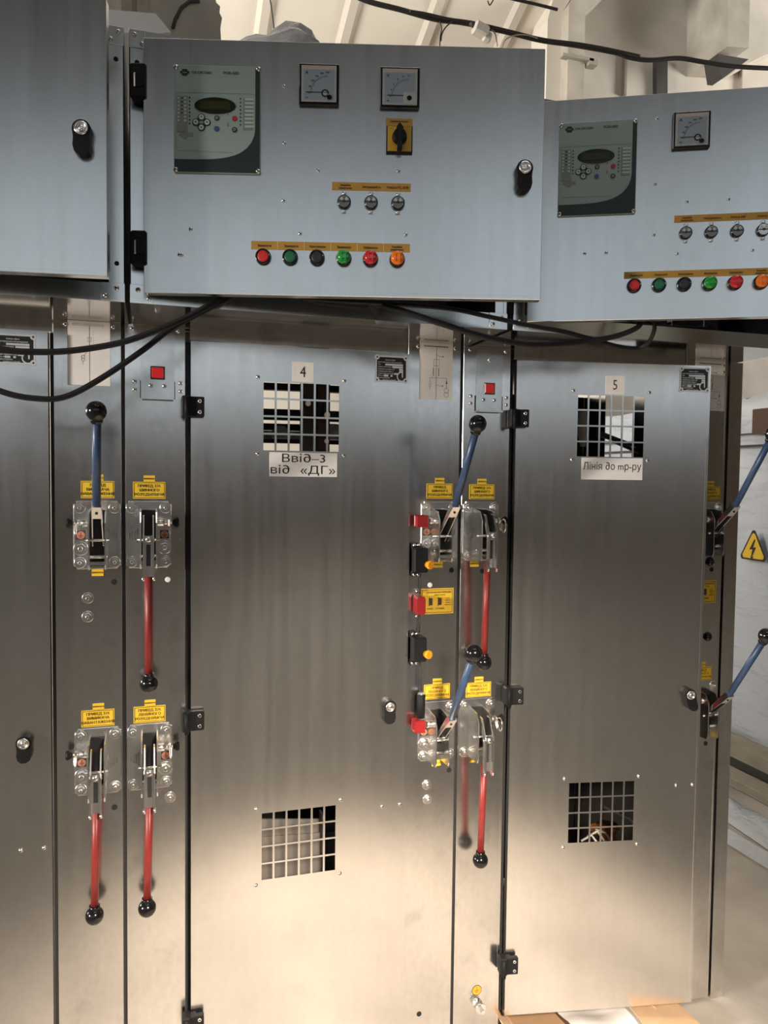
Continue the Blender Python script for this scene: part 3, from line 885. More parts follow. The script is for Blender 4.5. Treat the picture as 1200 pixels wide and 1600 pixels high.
lever_drive(cab5, CW-.060, ZB_, -1, 'up', -.010, .0, 'key', 'lower lever drive half hidden by the door, blue lever up')
PZ = "ПРИВІД З.Н."
for cab, cx, lines, z in (
    (cab3, CW-.0535, ('ПРИВІД', 'ВИМИКАЧА', 'НАВАНТАЖЕННЯ'), 1.464), (cab3, CW-.0555, (PZ, 'ВИМИКАЧА', 'НАВАНТАЖЕННЯ'), .9575),
    (cab4, .0545, (PZ, 'ШИННОГО', "РОЗ'ЄДНУВАЧА"), 1.463), (cab4, .054, (PZ, 'ЛІНІЙНОГО', "РОЗ'ЄДНУВАЧА"), .9575),
    (cab4, CW-.055, ('ПРИВІД', 'ШИННОГО', "РОЗ'ЄДНУВАЧА"), 1.465), (cab4, CW-.0545, ('ПРИВІД', 'ЛІНІЙНОГО', "РОЗ'ЄДНУВАЧА"), .961),
    (cab5, .059, (PZ, 'ШИННОГО', "РОЗ'ЄДНУВАЧА"), 1.464), (cab5, .059, (PZ, 'ЛІНІЙНОГО', "РОЗ'ЄДНУВАЧА"), .958),
    (cab5, CW-.051, ('ПРИВІД', 'ШИННОГО', "РОЗ'ЄДНУВАЧА"), 1.464), (cab5, CW-.062, ('ПРИВІД', 'ЛІНІЙНОГО', "РОЗ'ЄДНУВАЧА"), .956)):
    warn_label(cab, cx, z, lines)
    tab_label(cab, cx-(.0 if z > 1.2 else -.001), z+.0255, 'ВИМКНЕНО' if lines[0] == 'ПРИВІД' and False else 'УВІМКНЕНО')
for cab, cx, z in ((cab3, CW-.0545, 1.2815), (cab4, CW-.056, 1.2815), (cab5, .042, 1.2815), (cab4, CW-.053, .778), (cab5, .050, .7775), (cab5, CW-.10, .777)):
    tab_label(cab, cx, z, 'ВИМКНЕНО')
def put_hole(cab, x, z, r=.006):
    def mk():
        h = MB(); h.lathe((0, 0, 0), (0, -1, 0), [(0, .0065), (.0006, .0065), (.0008, .0058)], 16); return h  # black disc painted as the shade of an open hole
    return inst('hole', mk, ['hole'], 'hole_disc', cab, T((x, 0, z)))
for cab, x, z in ((cab3, CW-.0205, 1.260), (cab3, CW-.022, .752), (cab4, CW-.020, 1.267), (cab4, CW-.018, .756), (cab5, .064, 1.262), (cab5, CW-.038, 1.25), (cab5, CW-.040, .755), (cab4, CW-.09, .13)):
    put_hole(cab, x, z)
for cab, x, z in ((cab3, CW-.075, 1.226), (cab3, CW-.0755, 1.185), (cab4, CW-.078, .725), (cab4, CW-.0755, .687), (cab4, .098, .762)):
    put_bolt(cab, T((x, 0, z)))
for cab, x, z in ((cab4, .094, 1.262), (cab4, CW-.077, 1.231)):
    w = MB(); w.lathe((0, 0, 0), (0, -1, 0), [(0, .0062), (.0010, .0062), (.0014, .005)], 14)
    w.build('hole_disc', ['paper'], cab, T((x, 0, z)))['label'] = 'pale round plug'

# earthing point low on the left post of the right cubicle
e = MB(); e.disc(0, 0, -.0004, .0135, 1, 22); e.disc(0, 0, -.0006, .0120, 0, 22)
e.rect(-.0007, .0007, .000, .008, -.0008, 1)
for k, w in enumerate((.0075, .005, .0028)): e.rect(-w, w, -.001-k*.003, .0002-k*.003, -.0008, 1)
e.build('earth_sticker', ['orangesign', 'inkblack'], cab5, T((.069, 0, .163)))['label'] = 'round orange earth sticker'
e = MB(); e.lathe((0, 0, 0), (0, -1, 0), [(0, .013), (.002, .013), (.003, .006), (.008, .006)], 16)
e.lathe((0, -.008, 0), (0, -1, 0), [(0, .0105), (.007, .0105), (.008, .006), (.03, .006)], 6, 0, False)
e.cyl((0, -.018, 0), (0, -.024, 0), .0135, 16)
e.build('earth_bolt', ['chrome'], cab5, T((.071, 0, .128)))

# interlock switches, cable and sticker beside the door of the middle cubicle
def interlock_switch(cab, x, z, label):
    s = MB()
    s.box(-.020, .016, -.040, -.004, -.030, .030, 0, .003)
    s.box(-.020, .000, -.020, -.004, -.041, .041, 0, .002)
    o = s.build('interlock_switch', ['black'], cab, T((x, 0, z))); o['label'] = label
    b = MB(); b.lathe((.013, -.040, -.010), (.35, -1, 0), [(0, .0085), (.006, .0085), (.007, .0105), (.013, .0105), (.0145, .0085)], 18)
    b.build('push_knob', ['orange'], o)['label'] = 'round orange knob'
    for sx, sz in ((-.014, -.036), (-.014, .036), (-.004, -.036), (-.004, .036)): put_rivet(o, T((sx, -.020, sz)))
    return o
interlock_switch(cab4, CW-.112, 1.297, 'upper black interlock switch with orange knob')
interlock_switch(cab4, CW-.113, 1.078, 'lower black interlock switch with orange knob')
k = MB()
k.prism([(-.009, -.021), (.009, -.021), (.011, -.016), (.011, .016), (.008, .022), (-.008, .022), (-.011, .016), (-.011, -.016)], -.040, -.006, 0, 'y')
k.box(-.006, .006, -.006, 0, -.036, .036, 1)
ko = k.build('release_handle', ['redplastic', 'zincsoft'], cab4, T((CW-.113, 0, 1.186))); ko['label'] = 'small red release handle'
for z in (-.031, .031): put_rivet(ko, T((0, -.006, z)))
w = MB()
w.tube([(CW-.106, -.010, 1.262), (CW-.1055, -.008, 1.235), (CW-.106, -.010, 1.21)], .0016, 6)
w.tube([(CW-.107, -.010, 1.165), (CW-.1065, -.010, 1.14), (CW-.107, -.010, 1.115)], .0016, 6)
w.tube([(CW-.106, -.014, 1.045), (CW-.1055, -.018, 1.02), (CW-.105, -.022, .972)], .0016, 6)
w.build('signal_wire', ['wire'], cab4)
g = MB()
g.cyl((CW-.105, -.024, .905), (CW-.105, -.024, .964), .0105, 14, 0, ch=.002)
g.cyl((CW-.105, -.024, .957), (CW-.105, -.024, .966), .0085, 12, 1)
g.cyl((CW-.105, -.026, .893), (CW-.105, -.024, .905), .0055, 12, 1)
g.build('cable_gland', ['black', 'chrome'], cab4)['label'] = 'black cable gland'
def key_sticker(cab, x, z):
    def ex(s):
        y = -.0014
        s.text('БЛОКУВАННЯ ПРИВОДІВ', .006, .022, .0058, y, 1, 'CENTER', .85); s.text('замок ключа', .006, .0155, .0048, y, 1)
        for x0 in (-.022, .002):
            s.rect(x0, x0+.002, -.012, .010, y, 1); s.rect(x0+.002, x0+.010, -.010, .008, y, 1)
        s.rect(.012, .0155, -.006, .006, y, 2)
        for k in range(4): s.text(('ключ', 'вийнято', 'привід', 'замкнено')[k], .029, .007-.0055*k, .0040, y, 1)
        s.text('ЗАМК.', -.018, -.019, .0062, y, 1); s.text('РОЗІМК.', .008, -.019, .0062, y, 1)
    s = MB(); s.box(-.044, .044, -.0009, 0, -.032, .032, 0); s.frame(-.041, .041, -.029, .029, -.0012, .0013, 1); ex(s)
    o = s.build('key_sticker', ['yellow', 'ink', 'orangesign'], cab, T((x, 0, z)))
    o['label'] = 'yellow interlock sticker with two black key pictograms'
key_sticker(cab4, CW-.058, 1.190); key_sticker(cab5, CW-.066, 1.188)
# black knobs seen past the ajar door
for z in (1.276, 1.068):
    b = MB(); b.ball((0, -.030, 0), .013, 16); b.cyl((0, -.02, 0), (0, 0, 0), .006, 10)
    b.build('interlock_knob', ['gloss'], cab5, T((CW-.070, 0, z)))['label'] = 'black round interlock knob'
# end cover of the row
s = MB()
s.box(CW+.003, CW+.045, -.001, .002, .0, ZU-.001); s.box(CW+.043, CW+.045, .002, .40, .0, ZU-.001); s.box(CW+.043, CW+.045, .40, .80, .0, 1.40); s.box(CW+.003, CW+.005, .002, .03, .0, ZU-.001)
s.build('end_cover', ['sheet'], cab5)

# inside of the cubicles, seen through the vents
def inner(cab, name, mats, fn):
    b = MB(); fn(b); return b.build(name, mats, cab)
for za, zb in ((1.764, 1.785), (1.672, 1.705), (1.640, 1.660), (1.600, 1.612)):
    inner(cab4, 'crossbar', ['navy'], lambda b: b.box(.01, .79, .60, .63, za, zb))
inner(cab4, 'board', ['white'], lambda b: b.box(.01, .79, .64, .65, 1.612, 1.640))
inner(cab4, 'insulator_post', ['brown', 'innersheet', 'chrome'], lambda b: (b.box(.475, .520, .42, .45, 1.45, 1.80, 1), b.box(.520, .556, .41, .45, 1.45, 1.80, 0), b.cyl((.49, .42, 1.707), (.49, .40, 1.707), .008, 10, 2), b.box(.535, .552, .39, .41, 1.665, 1.71, 1), b.cyl((.543, .40, 1.675), (.543, .385, 1.675), .009, 10, 2), b.cyl((.545, .41, 1.60), (.545, .40, 1.60), .007, 10, 2)))
inner(cab4, 'bottle_insulator', ['white'], lambda b: b.lathe((.60, .58, 1.612), (0, 0, 1), [(0, .045), (.03, .05), (.045, .035), (.05, .02)], 16))
inner(cab4, 'bottle_insulator', ['white'], lambda b: b.lathe((.44, .58, 1.612), (0, 0, 1), [(0, .03), (.02, .035), (.03, .02), (.04, .012)], 16))
inner(cab4, 'barrier_sheet', ['innersheet'], lambda b: b.prism([(.28, .40), (.56, .40), (.56, .585), (.28, .618)], .16, .165, 0, 'y'))
inner(cab4, 'barrier_sheet', ['innersheet'], lambda b: (b.prism([(.28, .40), (.530, .40), (.530, .562), (.28, .575)], .145, .150, 0, 'y'), b.box(.48, .485, .12, .16, .52, .62)))
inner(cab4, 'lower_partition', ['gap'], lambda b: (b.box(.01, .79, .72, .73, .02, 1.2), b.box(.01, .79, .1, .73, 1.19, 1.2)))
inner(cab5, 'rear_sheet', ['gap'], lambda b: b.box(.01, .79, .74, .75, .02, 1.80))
inner(cab5, 'contact_blade', ['navy'], lambda b: (b.prism([(.57, 1.650), (.71, 1.607), (.71, 1.598), (.57, 1.632)], .29, .30, 0, 'y'), b.prism([(.63, 1.625), (.72, 1.588), (.72, 1.580), (.63, 1.612)], .29, .30, 0, 'y')))
inner(cab5, 'white_insulator', ['white'], lambda b: b.lathe((.550, .34, 1.60), (-.1, 0, 1), [(0, .008), (.02, .012), (.09, .018), (.11, .018)], 14))
inner(cab5, 'insulator', ['insulator'], lambda b: (b.lathe((.645, .30, .28), (0, 0, 1), [(0, .035), (.09, .028), (.12, .034), (.125, .012)], 16), b.box(.59, .68, .28, .32, .385, .40)))
ww = MB()
for pts in ([(.62, .28, .47), (.66, .27, .45), (.70, .26, .43), (.76, .26, .36)], [(.56, .28, .38), (.59, .27, .40), (.61, .26, .37), (.62, .26, .34)], [(.54, .28, .37), (.57, .27, .39), (.59, .26, .36), (.60, .26, .33)], [(.59, .28, .40), (.62, .27, .39), (.64, .26, .36), (.65, .26, .33)]):
    ww.tube(pts, .004, 6)
ww.build('inner_wire', ['whitewire'], cab5)

# ================================================================== CONTROL BOXES
YF = -.22              # front plane of the boxes (they overhang the cubicles)
BZ0, BZ1 = 1.829, 2.340
BW = .794
def control_box(x0, label):
    c = thing('control_box', (x0, 0, BZ0), label, 'control box', 'relay control boxes above the switchgear row')
    O = T((0, 0, -BZ0))
    def P(name, fn, m, lab=None):
        b = MB(); fn(b); o = b.build(name, m, c, O)
        if lab: o['label'] = lab
        return o
    P('left_stile', lambda b: (b.box(0, .029, YF, YF+.002, BZ0, BZ1), b.box(0, .002, YF, YF+.03, BZ0, BZ1), b.box(.0085, .0095, YF-.0008, YF, BZ0+.03, BZ1-.03)), ['boxsheet'])
    P('right_stile', lambda b: (b.box(BW-.029, BW, YF, YF+.002, BZ0, BZ1), b.box(BW-.002, BW, YF, YF+.03, BZ0, BZ1), b.box(BW-.0095, BW-.0085, YF-.0008, YF, BZ0+.03, BZ1-.03)), ['boxsheet'])
    P('bottom_rail', lambda b: (b.box(.029, BW-.029, YF+.0003, YF+.002, BZ0, BZ0+.032), b.box(.029, BW-.029, YF, YF+.05, BZ0+.031, BZ0+.033), b.box(0, BW, YF-.001, YF+.003, BZ0-.0012, BZ0+.0004)), ['boxsheet'])
    P('top_rail', lambda b: b.box(.029, BW-.029, YF+.0003, YF+.002, BZ1-.032, BZ1), ['boxsheet'])
    P('bottom_panel', lambda b: b.box(0, BW, YF+.003, .42, BZ0-.001, BZ0+.001), ['underside'])
    P('top_panel', lambda b: b.box(0, BW, YF, .42, BZ1-.002, BZ1), ['boxsheet'])
    P('side_panel', lambda b: b.box(0, .002, YF+.03, .42, BZ0, BZ1), ['boxsheet'])
    P('side_panel', lambda b: b.box(BW-.002, BW, YF+.03, .42, BZ0, BZ1), ['boxsheet'])
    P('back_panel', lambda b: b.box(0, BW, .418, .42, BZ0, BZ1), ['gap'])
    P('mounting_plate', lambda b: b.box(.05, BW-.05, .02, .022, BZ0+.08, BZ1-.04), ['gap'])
    for xa, xb in ((0, .029), (BW-.029, BW)):
        for za, zb in ((BZ0+.0004, BZ0+.034), (BZ1-.034, BZ1)):
            xi = xb+.014 if xa == 0 and za < 2 else xb
            xj = xa-.014 if xa > 0 and za < 2 else xa
            o = P('corner_plate', lambda b: b.box(xj, xi, YF-.0016, YF, za, zb, 0, .0005), ['boxsheet'])
            for k, (u, v) in enumerate(((.35, .70), (.82, .25)) if xa == 0 else ((.65, .70), (.18, .25))):
                put_rivet(o, T((xj+(xi-xj)*u, YF-.0016, za+(zb-za)*v)))
    for z in (1.90, 2.28):
        for x in (.0145, BW-.0145): put_hole_box(c, T((x, YF, z-BZ0)))
    return c
def put_hole_box(c, m):
    def mk():
        h = MB(); h.lathe((0, 0, 0), (0, -1, 0), [(0, .0045), (.0004, .0045), (.0006, .004)], 12); return h  # small black disc, same painted shade of an open hole
    return inst('boxhole', mk, ['hole'], 'hole_disc', c, m)

def box_door(c, hinge_x, ang):
    """frame of the door: u from the hinge edge along the door, front at y=0, heights absolute"""
    x0 = c.location.x
    D = T((hinge_x-x0, -.25, -BZ0)) @ Matrix.Rotation(-R(ang), 4, 'Z')
    b = MB(); W_ = .755
    b.box(0, W_, 0, .0018, 1.842, 2.312, 0, .0007)
    b.box(0, .0018, .0018, .022, 1.842, 2.312); b.box(W_-.0018, W_, .0018, .022, 1.842, 2.312)
    b.box(.0018, W_-.0018, .0018, .022, 1.842, 1.8438); b.box(.0018, W_-.0018, .0018, .022, 2.3102, 2.312)
    b.box(W_-.0128, W_-.0122, -.0004, 0, 1.852, 2.302); b.box(.012, W_-.012, -.0004, 0, 1.8488, 1.8494)
    d = b.build('door', ['boxsheet'], c, D)
    for z in (1.925, 2.232):
        h = MB()
        h.box(-.024, .006, -.006, .022, z-.032, z+.032, 0, .003)
        h.box(-.012, .004, -.009, .0, z-.012, z+.012, 0, .001)
        h.box(-.016, -.012, -.0085, -.005, z-.013, z+.013, 1, .0008)
        h.build('hinge', ['black', 'chrome'], d)['label'] = 'black hinge with a bright pin'
    m = T((.717, 0, 2.083)); door_lock(d, m, .0); lock_ring(d).matrix_basis = m
    return d, D

def relay(c, D, u, z):
    """protection relay face, .161 x .197, lower left corner at u,z"""
    w, h = .161, .197
    b = MB()
    b.box(0, w, -.006, 0, 0, h, 0, .0015)
    y = -.0064
    # dark right edge and swoosh along the bottom
    b.rect(w-.0095, w-.001, .001, h-.004, y, 1)
    pts = [(.0, .001), (w-.001, .001), (w-.001, .10)]
    cur = [(w-.0095, .085)]
    for i in range(1, 15):
        t = i/14
        cur.append(((w-.0095)*(1-t)**1.0*1.0 if False else (w-.0095)*cos(t*pi/2)**.62, .024+.061*(1-sin(t*pi/2))**1.25))
    poly = [(w-.001, .001), (w-.001, .085)] + cur + [(.001, .024), (.001, .001)]
    b.add([(x, y-.0001, zz) for x, zz in poly], [tuple(range(len(poly)))], 1)
    # printed frame
    yk = y-.0002
    b.frame(.005, .006, .040, .148, yk, .0006, 2) if False else None
    for seg in ((.005, .146, .148, .146), (.005, .042, .005, .146), (.007, .040, .110, .038)):
        b.line(*seg, .0007, yk, 2)
    # maker's mark and type name
    b.rect(.0155, .0255, .1765, .1885, yk, 1); b.rect(.0120, .0290, .180, .185, yk, 1)
    b.rect(.0165, .0245, .1815, .1835, yk-.0001, 2)
    b.text('РЗА СИСТЕМЗ', .0325, .1825, .0062, yk, 1, 'LEFT', .85)
    b.frame(.0875, .125, .1785, .1875, yk, .0007, 3); b.text('РС83-АВ2', .106, .183, .0068, yk, 1, 'CENTER', .95)
    # legends
    b.rect(.006, .026, .074, .140, yk, 2)
    for k in range(7):
        zz = .136-.0068*k
        b.rect(.0075, .0105, zz-.002, zz+.0012, yk-.0001, 3); b.rect(.019, .0235, zz-.002, zz+.0012, yk-.0001, 3)
        b.rect(.013, .0175, zz-.0015, zz+.0008, yk-.0001, 1) if k < 5 else None
    for k in range(8): b.disc(.0295, .137-.0068*k, yk, .0016, 1, 8); b.disc(.124, .137-.0068*k, yk, .0016, 1, 8)
    b.rect(.129, .147, .080, .139, yk, 2)
    for k in range(8): b.rect(.132, .149, .1345-.0071*k, .1382-.0071*k, yk-.0001, 3)
    # port cover
    b.rect(.010, .036, .066, .073, yk, 2); b.disc(.021, .067, yk-.0001, .0055, 2, 12); b.rect(.017, .025, .062, .070, yk-.0002, 2)
    for zz in (.110, .090): b.rect(.099, .102, zz-.004, zz+.003, yk, 2)
    o = b.build('protection_relay', ['greyplastic', 'darkgreen', 'keygrey', 'keywhite'], c, D @ T((u, 0, z)))
    o['label'] = 'grey protection relay with dark green swoosh and oval display'
    s = MB(); n = 32
    s.lathe((0, 0, 0), (0, -1, 0), [(0, .0385), (.001, .0385), (.0014, .0375)], n, 0, False)
    s.v = [(x_, y_, z_*.395) for x_, y_, z_ in s.v]
    s.box(-.028, .028, -.0020, -.0014, -.0075, .0075, 1)
    s.build('display', ['lcd', 'lcdin'], o, T((.077, y, .123)))
    k = MB()
    for dx, dz in ((0, .0095), (0, -.0095), (-.0105, 0), (.0105, 0)):
        k.lathe((dx, 0, dz), (0, -1, 0), [(0, .0066), (.0004, .0066), (.0006, .006)], 18, 0)
    k.box(-.008, .008, -.0006, 0, -.008, .008, 0)
    for j, (dx, dz) in enumerate(((0, .0095), (0, -.0095), (-.0105, 0), (.0105, 0))):
        k.lathe((dx, -.0006, dz), (0, -1, 0), [(0, .0048), (.001, .0048), (.0014, .0042)], 18, 1)
        a = (pi/2, -pi/2, pi, 0)[j]
        k.add([(dx+.0024*cos(a+t), -.0022, dz+.0024*sin(a+t)) for t in (0, 2.1, -2.1)], [(0, 1, 2)], 0)
    k.disc(0, 0, -.0009, .0045, 2, 14, .003)
    k.build('keypad', ['darkgreen', 'keywhite', 'keygrey'], o, T((.0515, y, .092)))
    for mx, x_, z_, ring in (('darkgreen', .080, .1005, 1), ('keyblue', .0795, .081, 0), ('keyred', .113, .1005, 0), ('darkgreen', .113, .080, 1)):
        q = MB(); q.lathe((0, 0, 0), (0, -1, 0), [(0, .0048), (.0010, .0048), (.0014, .0042)], 16)
        if ring: q.ring(0, 0, -.0017, .0015, .0024, 1, 12)
        q.build('key', [mx, 'keywhite'], o, T((x_, y, z_)))
    for x_, z_ in ((.004, .005), (w-.004, .005), (.004, h-.005), (w-.004, h-.005)):
        put_rivet(o, T((x_, -.006, z_)))
    return o

def meter(c, D, u, z, kind):
    """panel meter, .075 x .076, lower left corner at u,z"""
    b = MB(); w, h = .0745, .0760
    b.box(0, w, -.009, 0, 0, h, 0, .0015)
    o = b.build('panel_meter', ['gloss'], c, D @ T((u, 0, z)))
    o['label'] = 'square panel ammeter with black bezel' if kind == 'A' else 'square panel voltmeter with black bezel'
    d = MB()
    d.box(.0045, w-.0045, -.0105, -.009, .0055, h-.0045, 0)
    d.rect(.0045, w-.0045, h-.0115, h-.0045, -.0107, 1)
    d.rect(.0085, w-.0085, .0085, h-.0125, -.0107, 2)
    d.text(kind, .0145, h-.018, .0085, -.0109, 3)
    px, pz = .053, .021
    vals = ('0', '50', '100', '150', '200', '300') if kind == 'A' else ('0', '4', '6', '8', '10', '12')
    for k, v in enumerate(vals):
        a = pi-k*pi/2/5
        r = .038
        d.text(v, px+r*cos(a)*.9, pz+r*sin(a), .0048, -.0109, 3)
        for j in range(5):
            aa = a-j*pi/50
            if k < 5 or j == 0: d.line(px+.030*cos(aa), pz+.030*sin(aa), px+(.0325 if j else .034)*cos(aa), pz+(.0325 if j else .034)*sin(aa), .0004, -.0109, 3)
    d.ring(px, pz, -.0108, .0298, .0302, 3, 20, pi/2, pi)
    d.text('ЩП' if kind == 'A' else 'кВ', .015, .0125, .0036, -.0109, 3)
    d.build('dial', ['dialcase', 'dialtop', 'dial', 'inkblack'], o)
    n = MB(); n.line(.0135, pz+.0015, px, pz+.0015, .0016, -.0112, 0)
    if kind == 'A':
        n.ring(px-.004, pz, -.0111, .0042, .0074, 0, 22, R(-10), R(330)); n.ring(px-.004, pz, -.0112, .0, .0042, 1, 18)
    n.build('needle', ['inkblack', 'dialcase'], o)
    k = MB()
    if kind == 'V': k.box(px-.009, w-.0055, -.0116, -.0105, .0065, pz+.008, 1)
    k.lathe((px+.004 if kind == 'A' else px+.002, -.0105, pz-.0075 if kind == 'A' else pz-.003), (0, -1, 0), [(0, .0046), (.002, .0046), (.0026, .0036)], 16)
    k.build('zero_screw', ['gloss', 'dialcase'], o)
    return o

def gold_strip(c, D, u0, u1, z0, z1, words, cuts=True, label='gold strip of small captions'):
    s = MB(); n = len(words); p = (u1-u0)/n
    s.box(u0, u1, -.0009, 0, z0, z1, 0)
    for k, t in enumerate(words):
        ls = t.split('|'); cx = u0+p*(k+.5)
        for j, q in enumerate(ls):
            s.text(q, cx, (z0+z1)/2-.001+((len(ls)-1)/2-j)*.0052, .0066 if len(ls) == 1 else .0056, -.0013, 1, 'CENTER', .82)
        if k and cuts: s.rect(u0+p*k-.0004, u0+p*k+.0004, z0, z1, -.0012, 2)
    o = s.build('caption_strip', ['gold', 'ink', 'goldgap'], c, D); o['label'] = label
    return o

BTN = (('btnred', 0, 'red'), ('btngreen', 0, 'dark green'), ('btnblack', 0, 'black'), ('lensgreen', 1, 'green'), ('lensred', 1, 'red'), ('lensorange', 1, 'orange'))
def push_buttons(c, D, us, z):
    for u, (m, lamp, nm) in zip(us, BTN):
        b = MB()
        b.lathe((0, 0, 0), (0, -1, 0), [(0, .0150), (.004, .0150), (.009, .0142), (.010, .0132), (.009, .0112), (.006, .0108)], 24)
        o = b.build('signal_lamp' if lamp else 'push_button', [m if lamp == 2 else 'gloss' if not lamp else 'gloss'], c, D @ T((u, 0, z)))
        o['label'] = nm + (' signal lamp' if lamp else ' push button') + ' in a black ring'
        k = MB()
        if lamp:
            k.lathe((0, -.004, 0), (0, -1, 0), [(0, .0132), (.012, .0130), (.0155, .0118), (.0175, .0085), (.0182, .003)], 24)
            for dx in (-.004, .004): k.box(dx-.0008, dx+.0008, -.0232, -.0206, -.008, .006, 0)
        else:
            k.lathe((0, -.004, 0), (0, -1, 0), [(0, .0108), (.004, .0108), (.0046, .0100), (.0042, .004)], 24)
        k.build('lens' if lamp else 'cap', [m], o)

def blinkers(c, D, us, z, bright=()):
    for i, u in enumerate(us):
        b = MB()
        b.lathe((0, 0, 0), (0, -1, 0), [(0, .0130), (.006, .0130), (.0075, .0122), (.0080, .0105)], 24, 0)
        for sz in (1, -1):
            b.box(-.0045, .0045, -.002, 0, sz*.0155-.0045, sz*.0155+.0045, 1)
            b.lathe((0, -.002, sz*.0165), (0, -1, 0), [(0, .0040), (.002, .0036), (.0026, .002)], 12, 1)
        o = b.build('signal_relay', ['gloss', 'screw'], c, D @ T((u, 0, z)))
        o['label'] = 'round signal relay window with a screw above and below'
        f = MB()
        f.lathe((0, -.0075, 0), (0, -1, 0), [(0, .0112), (.0008, .0112), (.0012, .0106)], 22, 0)
        f.rect(-.0105, .0105, -.0012, .0008, -.0089, 1); f.disc(0, 0, -.0090, .0028, 1, 12)
        for a in (R(45), R(135)): f.add([(r*cos(a+t), -.0088, r*sin(a+t)) for r, t in ((.004, -.5), (.0096, -.35), (.0096, .35), (.004, .5))], [(0, 1, 2, 3)], 2)
        f.build('window', ['blinkerbright' if i in bright else 'blinker', 'inkblack', 'dialcase'], o)

def rot_switch(c, D, u, z):
    b = MB(); w, h = .0495, .0505
    b.box(0, w, -.006, 0, 0, h, 0, .001); b.box(.0022, w-.0022, -.0072, -.006, .0034, h-.0015, 1)
    b.text('0  1', .010, h-.006, .0035, -.0075, 0)
    o = b.build('rotary_switch', ['black', 'switchyellow'], c, D @ T((u, 0, z))); o['label'] = 'yellow square switch plate with a black rotary knob'
    k = MB()
    k.lathe((w/2, -.0072, h/2+.003), (0, -1, 0), [(0, .0140), (.006, .0135), (.014, .0122), (.016, .0108)], 22)
    k.prism([(w/2-.0045, .003), (w/2+.0045, .003), (w/2+.004, h/2), (w/2+.0065, h-.010), (w/2, h-.0025), (w/2-.0065, h-.010), (w/2-.004, h/2)], -.026, -.008, 0, 'y')
    k.build('knob', ['black'], o)
    return o

def door_screws(c, D, pts):
    for u, z in pts: put_rivet(c, D @ T((u, 0, z)) @ Matrix.Scale(.75, 4))

CAP6 = ('Вимкнути', 'Увімкнути', 'Квитування', 'Вимкнено', 'Увімкнено', 'Аварійне|вимкнення')
bx3 = control_box(-.782, 'bare grey control box at the left edge, door ajar, only a black handle on it')
bx4 = control_box(.021, 'middle control box, door with two meters, yellow rotary switch and three signal relays')
bx5 = control_box(.829, 'control box at the right edge, ajar door with a single meter and four signal relays')
dd3, E3 = box_door(bx3, -.760, 8)
dd4, E4 = box_door(bx4, .047, 15)
dd5, E5 = box_door(bx5, .848, 26)
relay(bx4, E4, .058, 2.065); relay(bx5, E5, .061, 2.064)
meter(bx4, E4, .291, 2.193, 'A'); meter(bx4, E4, .4425, 2.191, 'V'); meter(bx5, E5, .2935, 2.192, 'A')
rot_switch(bx4, E4, .4555, 2.1095)
gold_strip(bx4, E4, .454, .505, 2.161, 2.176, ('Переключення|ТН',), False, 'gold caption above the rotary switch')
blinkers(bx4, E4, (.377, .428, .479), 2.0175)
blinkers(bx5, E5, (.326, .377, .428, .479), 2.020, (3,))
gold_strip(bx4, E4, .354, .503, 2.0405, 2.0555, ('Аварійне|вимкнення', 'Несправність', 'Робота РЗ, АПВ'), False)
gold_strip(bx5, E5, .3025, .506, 2.0425, 2.0575, ('Аварійне|вимкнення', 'Несправність', 'Робота АВР', 'Робота РЗ'), False)
bu = [.225+.0508*k for k in range(6)]
push_buttons(bx4, E4, bu, 1.9125); push_buttons(bx5, E5, [x-.001 for x in bu], 1.913)
gold_strip(bx4, E4, .202, .503, 1.927, 1.9425, CAP6); gold_strip(bx5, E5, .203, .504, 1.9285, 1.943, CAP6, False)
door_screws(bx4, E4, [(.262, 2.23), (.263, 2.125), (.262, 2.019), (.088, 1.962), (.294, 1.958), (.327, 2.076), (.479, 2.078), (.495, 1.96), (.067, 1.914), (.071, 1.914)])
door_screws(bx5, E5, [(.262, 2.26), (.262, 2.125), (.262, 2.019), (.12, 1.985), (.165, 1.985), (.310, 1.978), (.46, 1.98), (.327, 2.085), (.41, 2.087)])
# wiring inside the right box, seen under its raised door edge
ww = MB()
for k in range(5):
    ww.tube([(.30+.03*k, -.10+.01*k, .10), (.33+.03*k, -.15, .050), (.40+.05*k, -.14, .040+.004*k), (.50+.03*k, -.10, .07)], .004, 6)
ww.build('inner_wire', ['rubber'], bx5)
ww = MB(); ww.box(.52, .535, -.06, -.05, .0, .40); ww.box(.60, .603, -.10, .10, .0, .30); ww.box(.62, .70, -.05, .05, .03, .033)
ww.build('din_rail', ['zincsoft'], bx5)

# ================================================================== CABLES
def smooth(pts, n=8):
    pts = [Vector(p) for p in pts]; out = []
    for i in range(len(pts)-1):
        p0, p1, p2, p3 = pts[max(i-1, 0)], pts[i], pts[i+1], pts[min(i+2, len(pts)-1)]
        for k in range(n):
            t = k/n
            out.append(.5*((2*p1)+(p2-p0)*t+(2*p0-5*p1+4*p2-p3)*t*t+(3*p1-p0-3*p2+p3)*t**3))
    out.append(pts[-1]); return out
def cable(name, pts, r, m, label, cat='cable', group=None, n=8):
    b = MB(); b.tube(smooth(pts), r, n)
    return tag(b.build(name, [m]), label, cat, group)
G = 'black cables looped between the control boxes'
cable('cable', [at(365, 452, -.16), at(352, 462, -.22), at(318, 482, -.27), at(285, 499, -.29), at(245, 516, -.30), at(190, 535, -.31), at(120, 547, -.32), at(60, 550, -.33), at(0, 545, -.34), at(-90, 520, -.34)], .0060, 'rubber', 'upper black cable of the pair drooping to the left under the middle control box', 'cable', G)
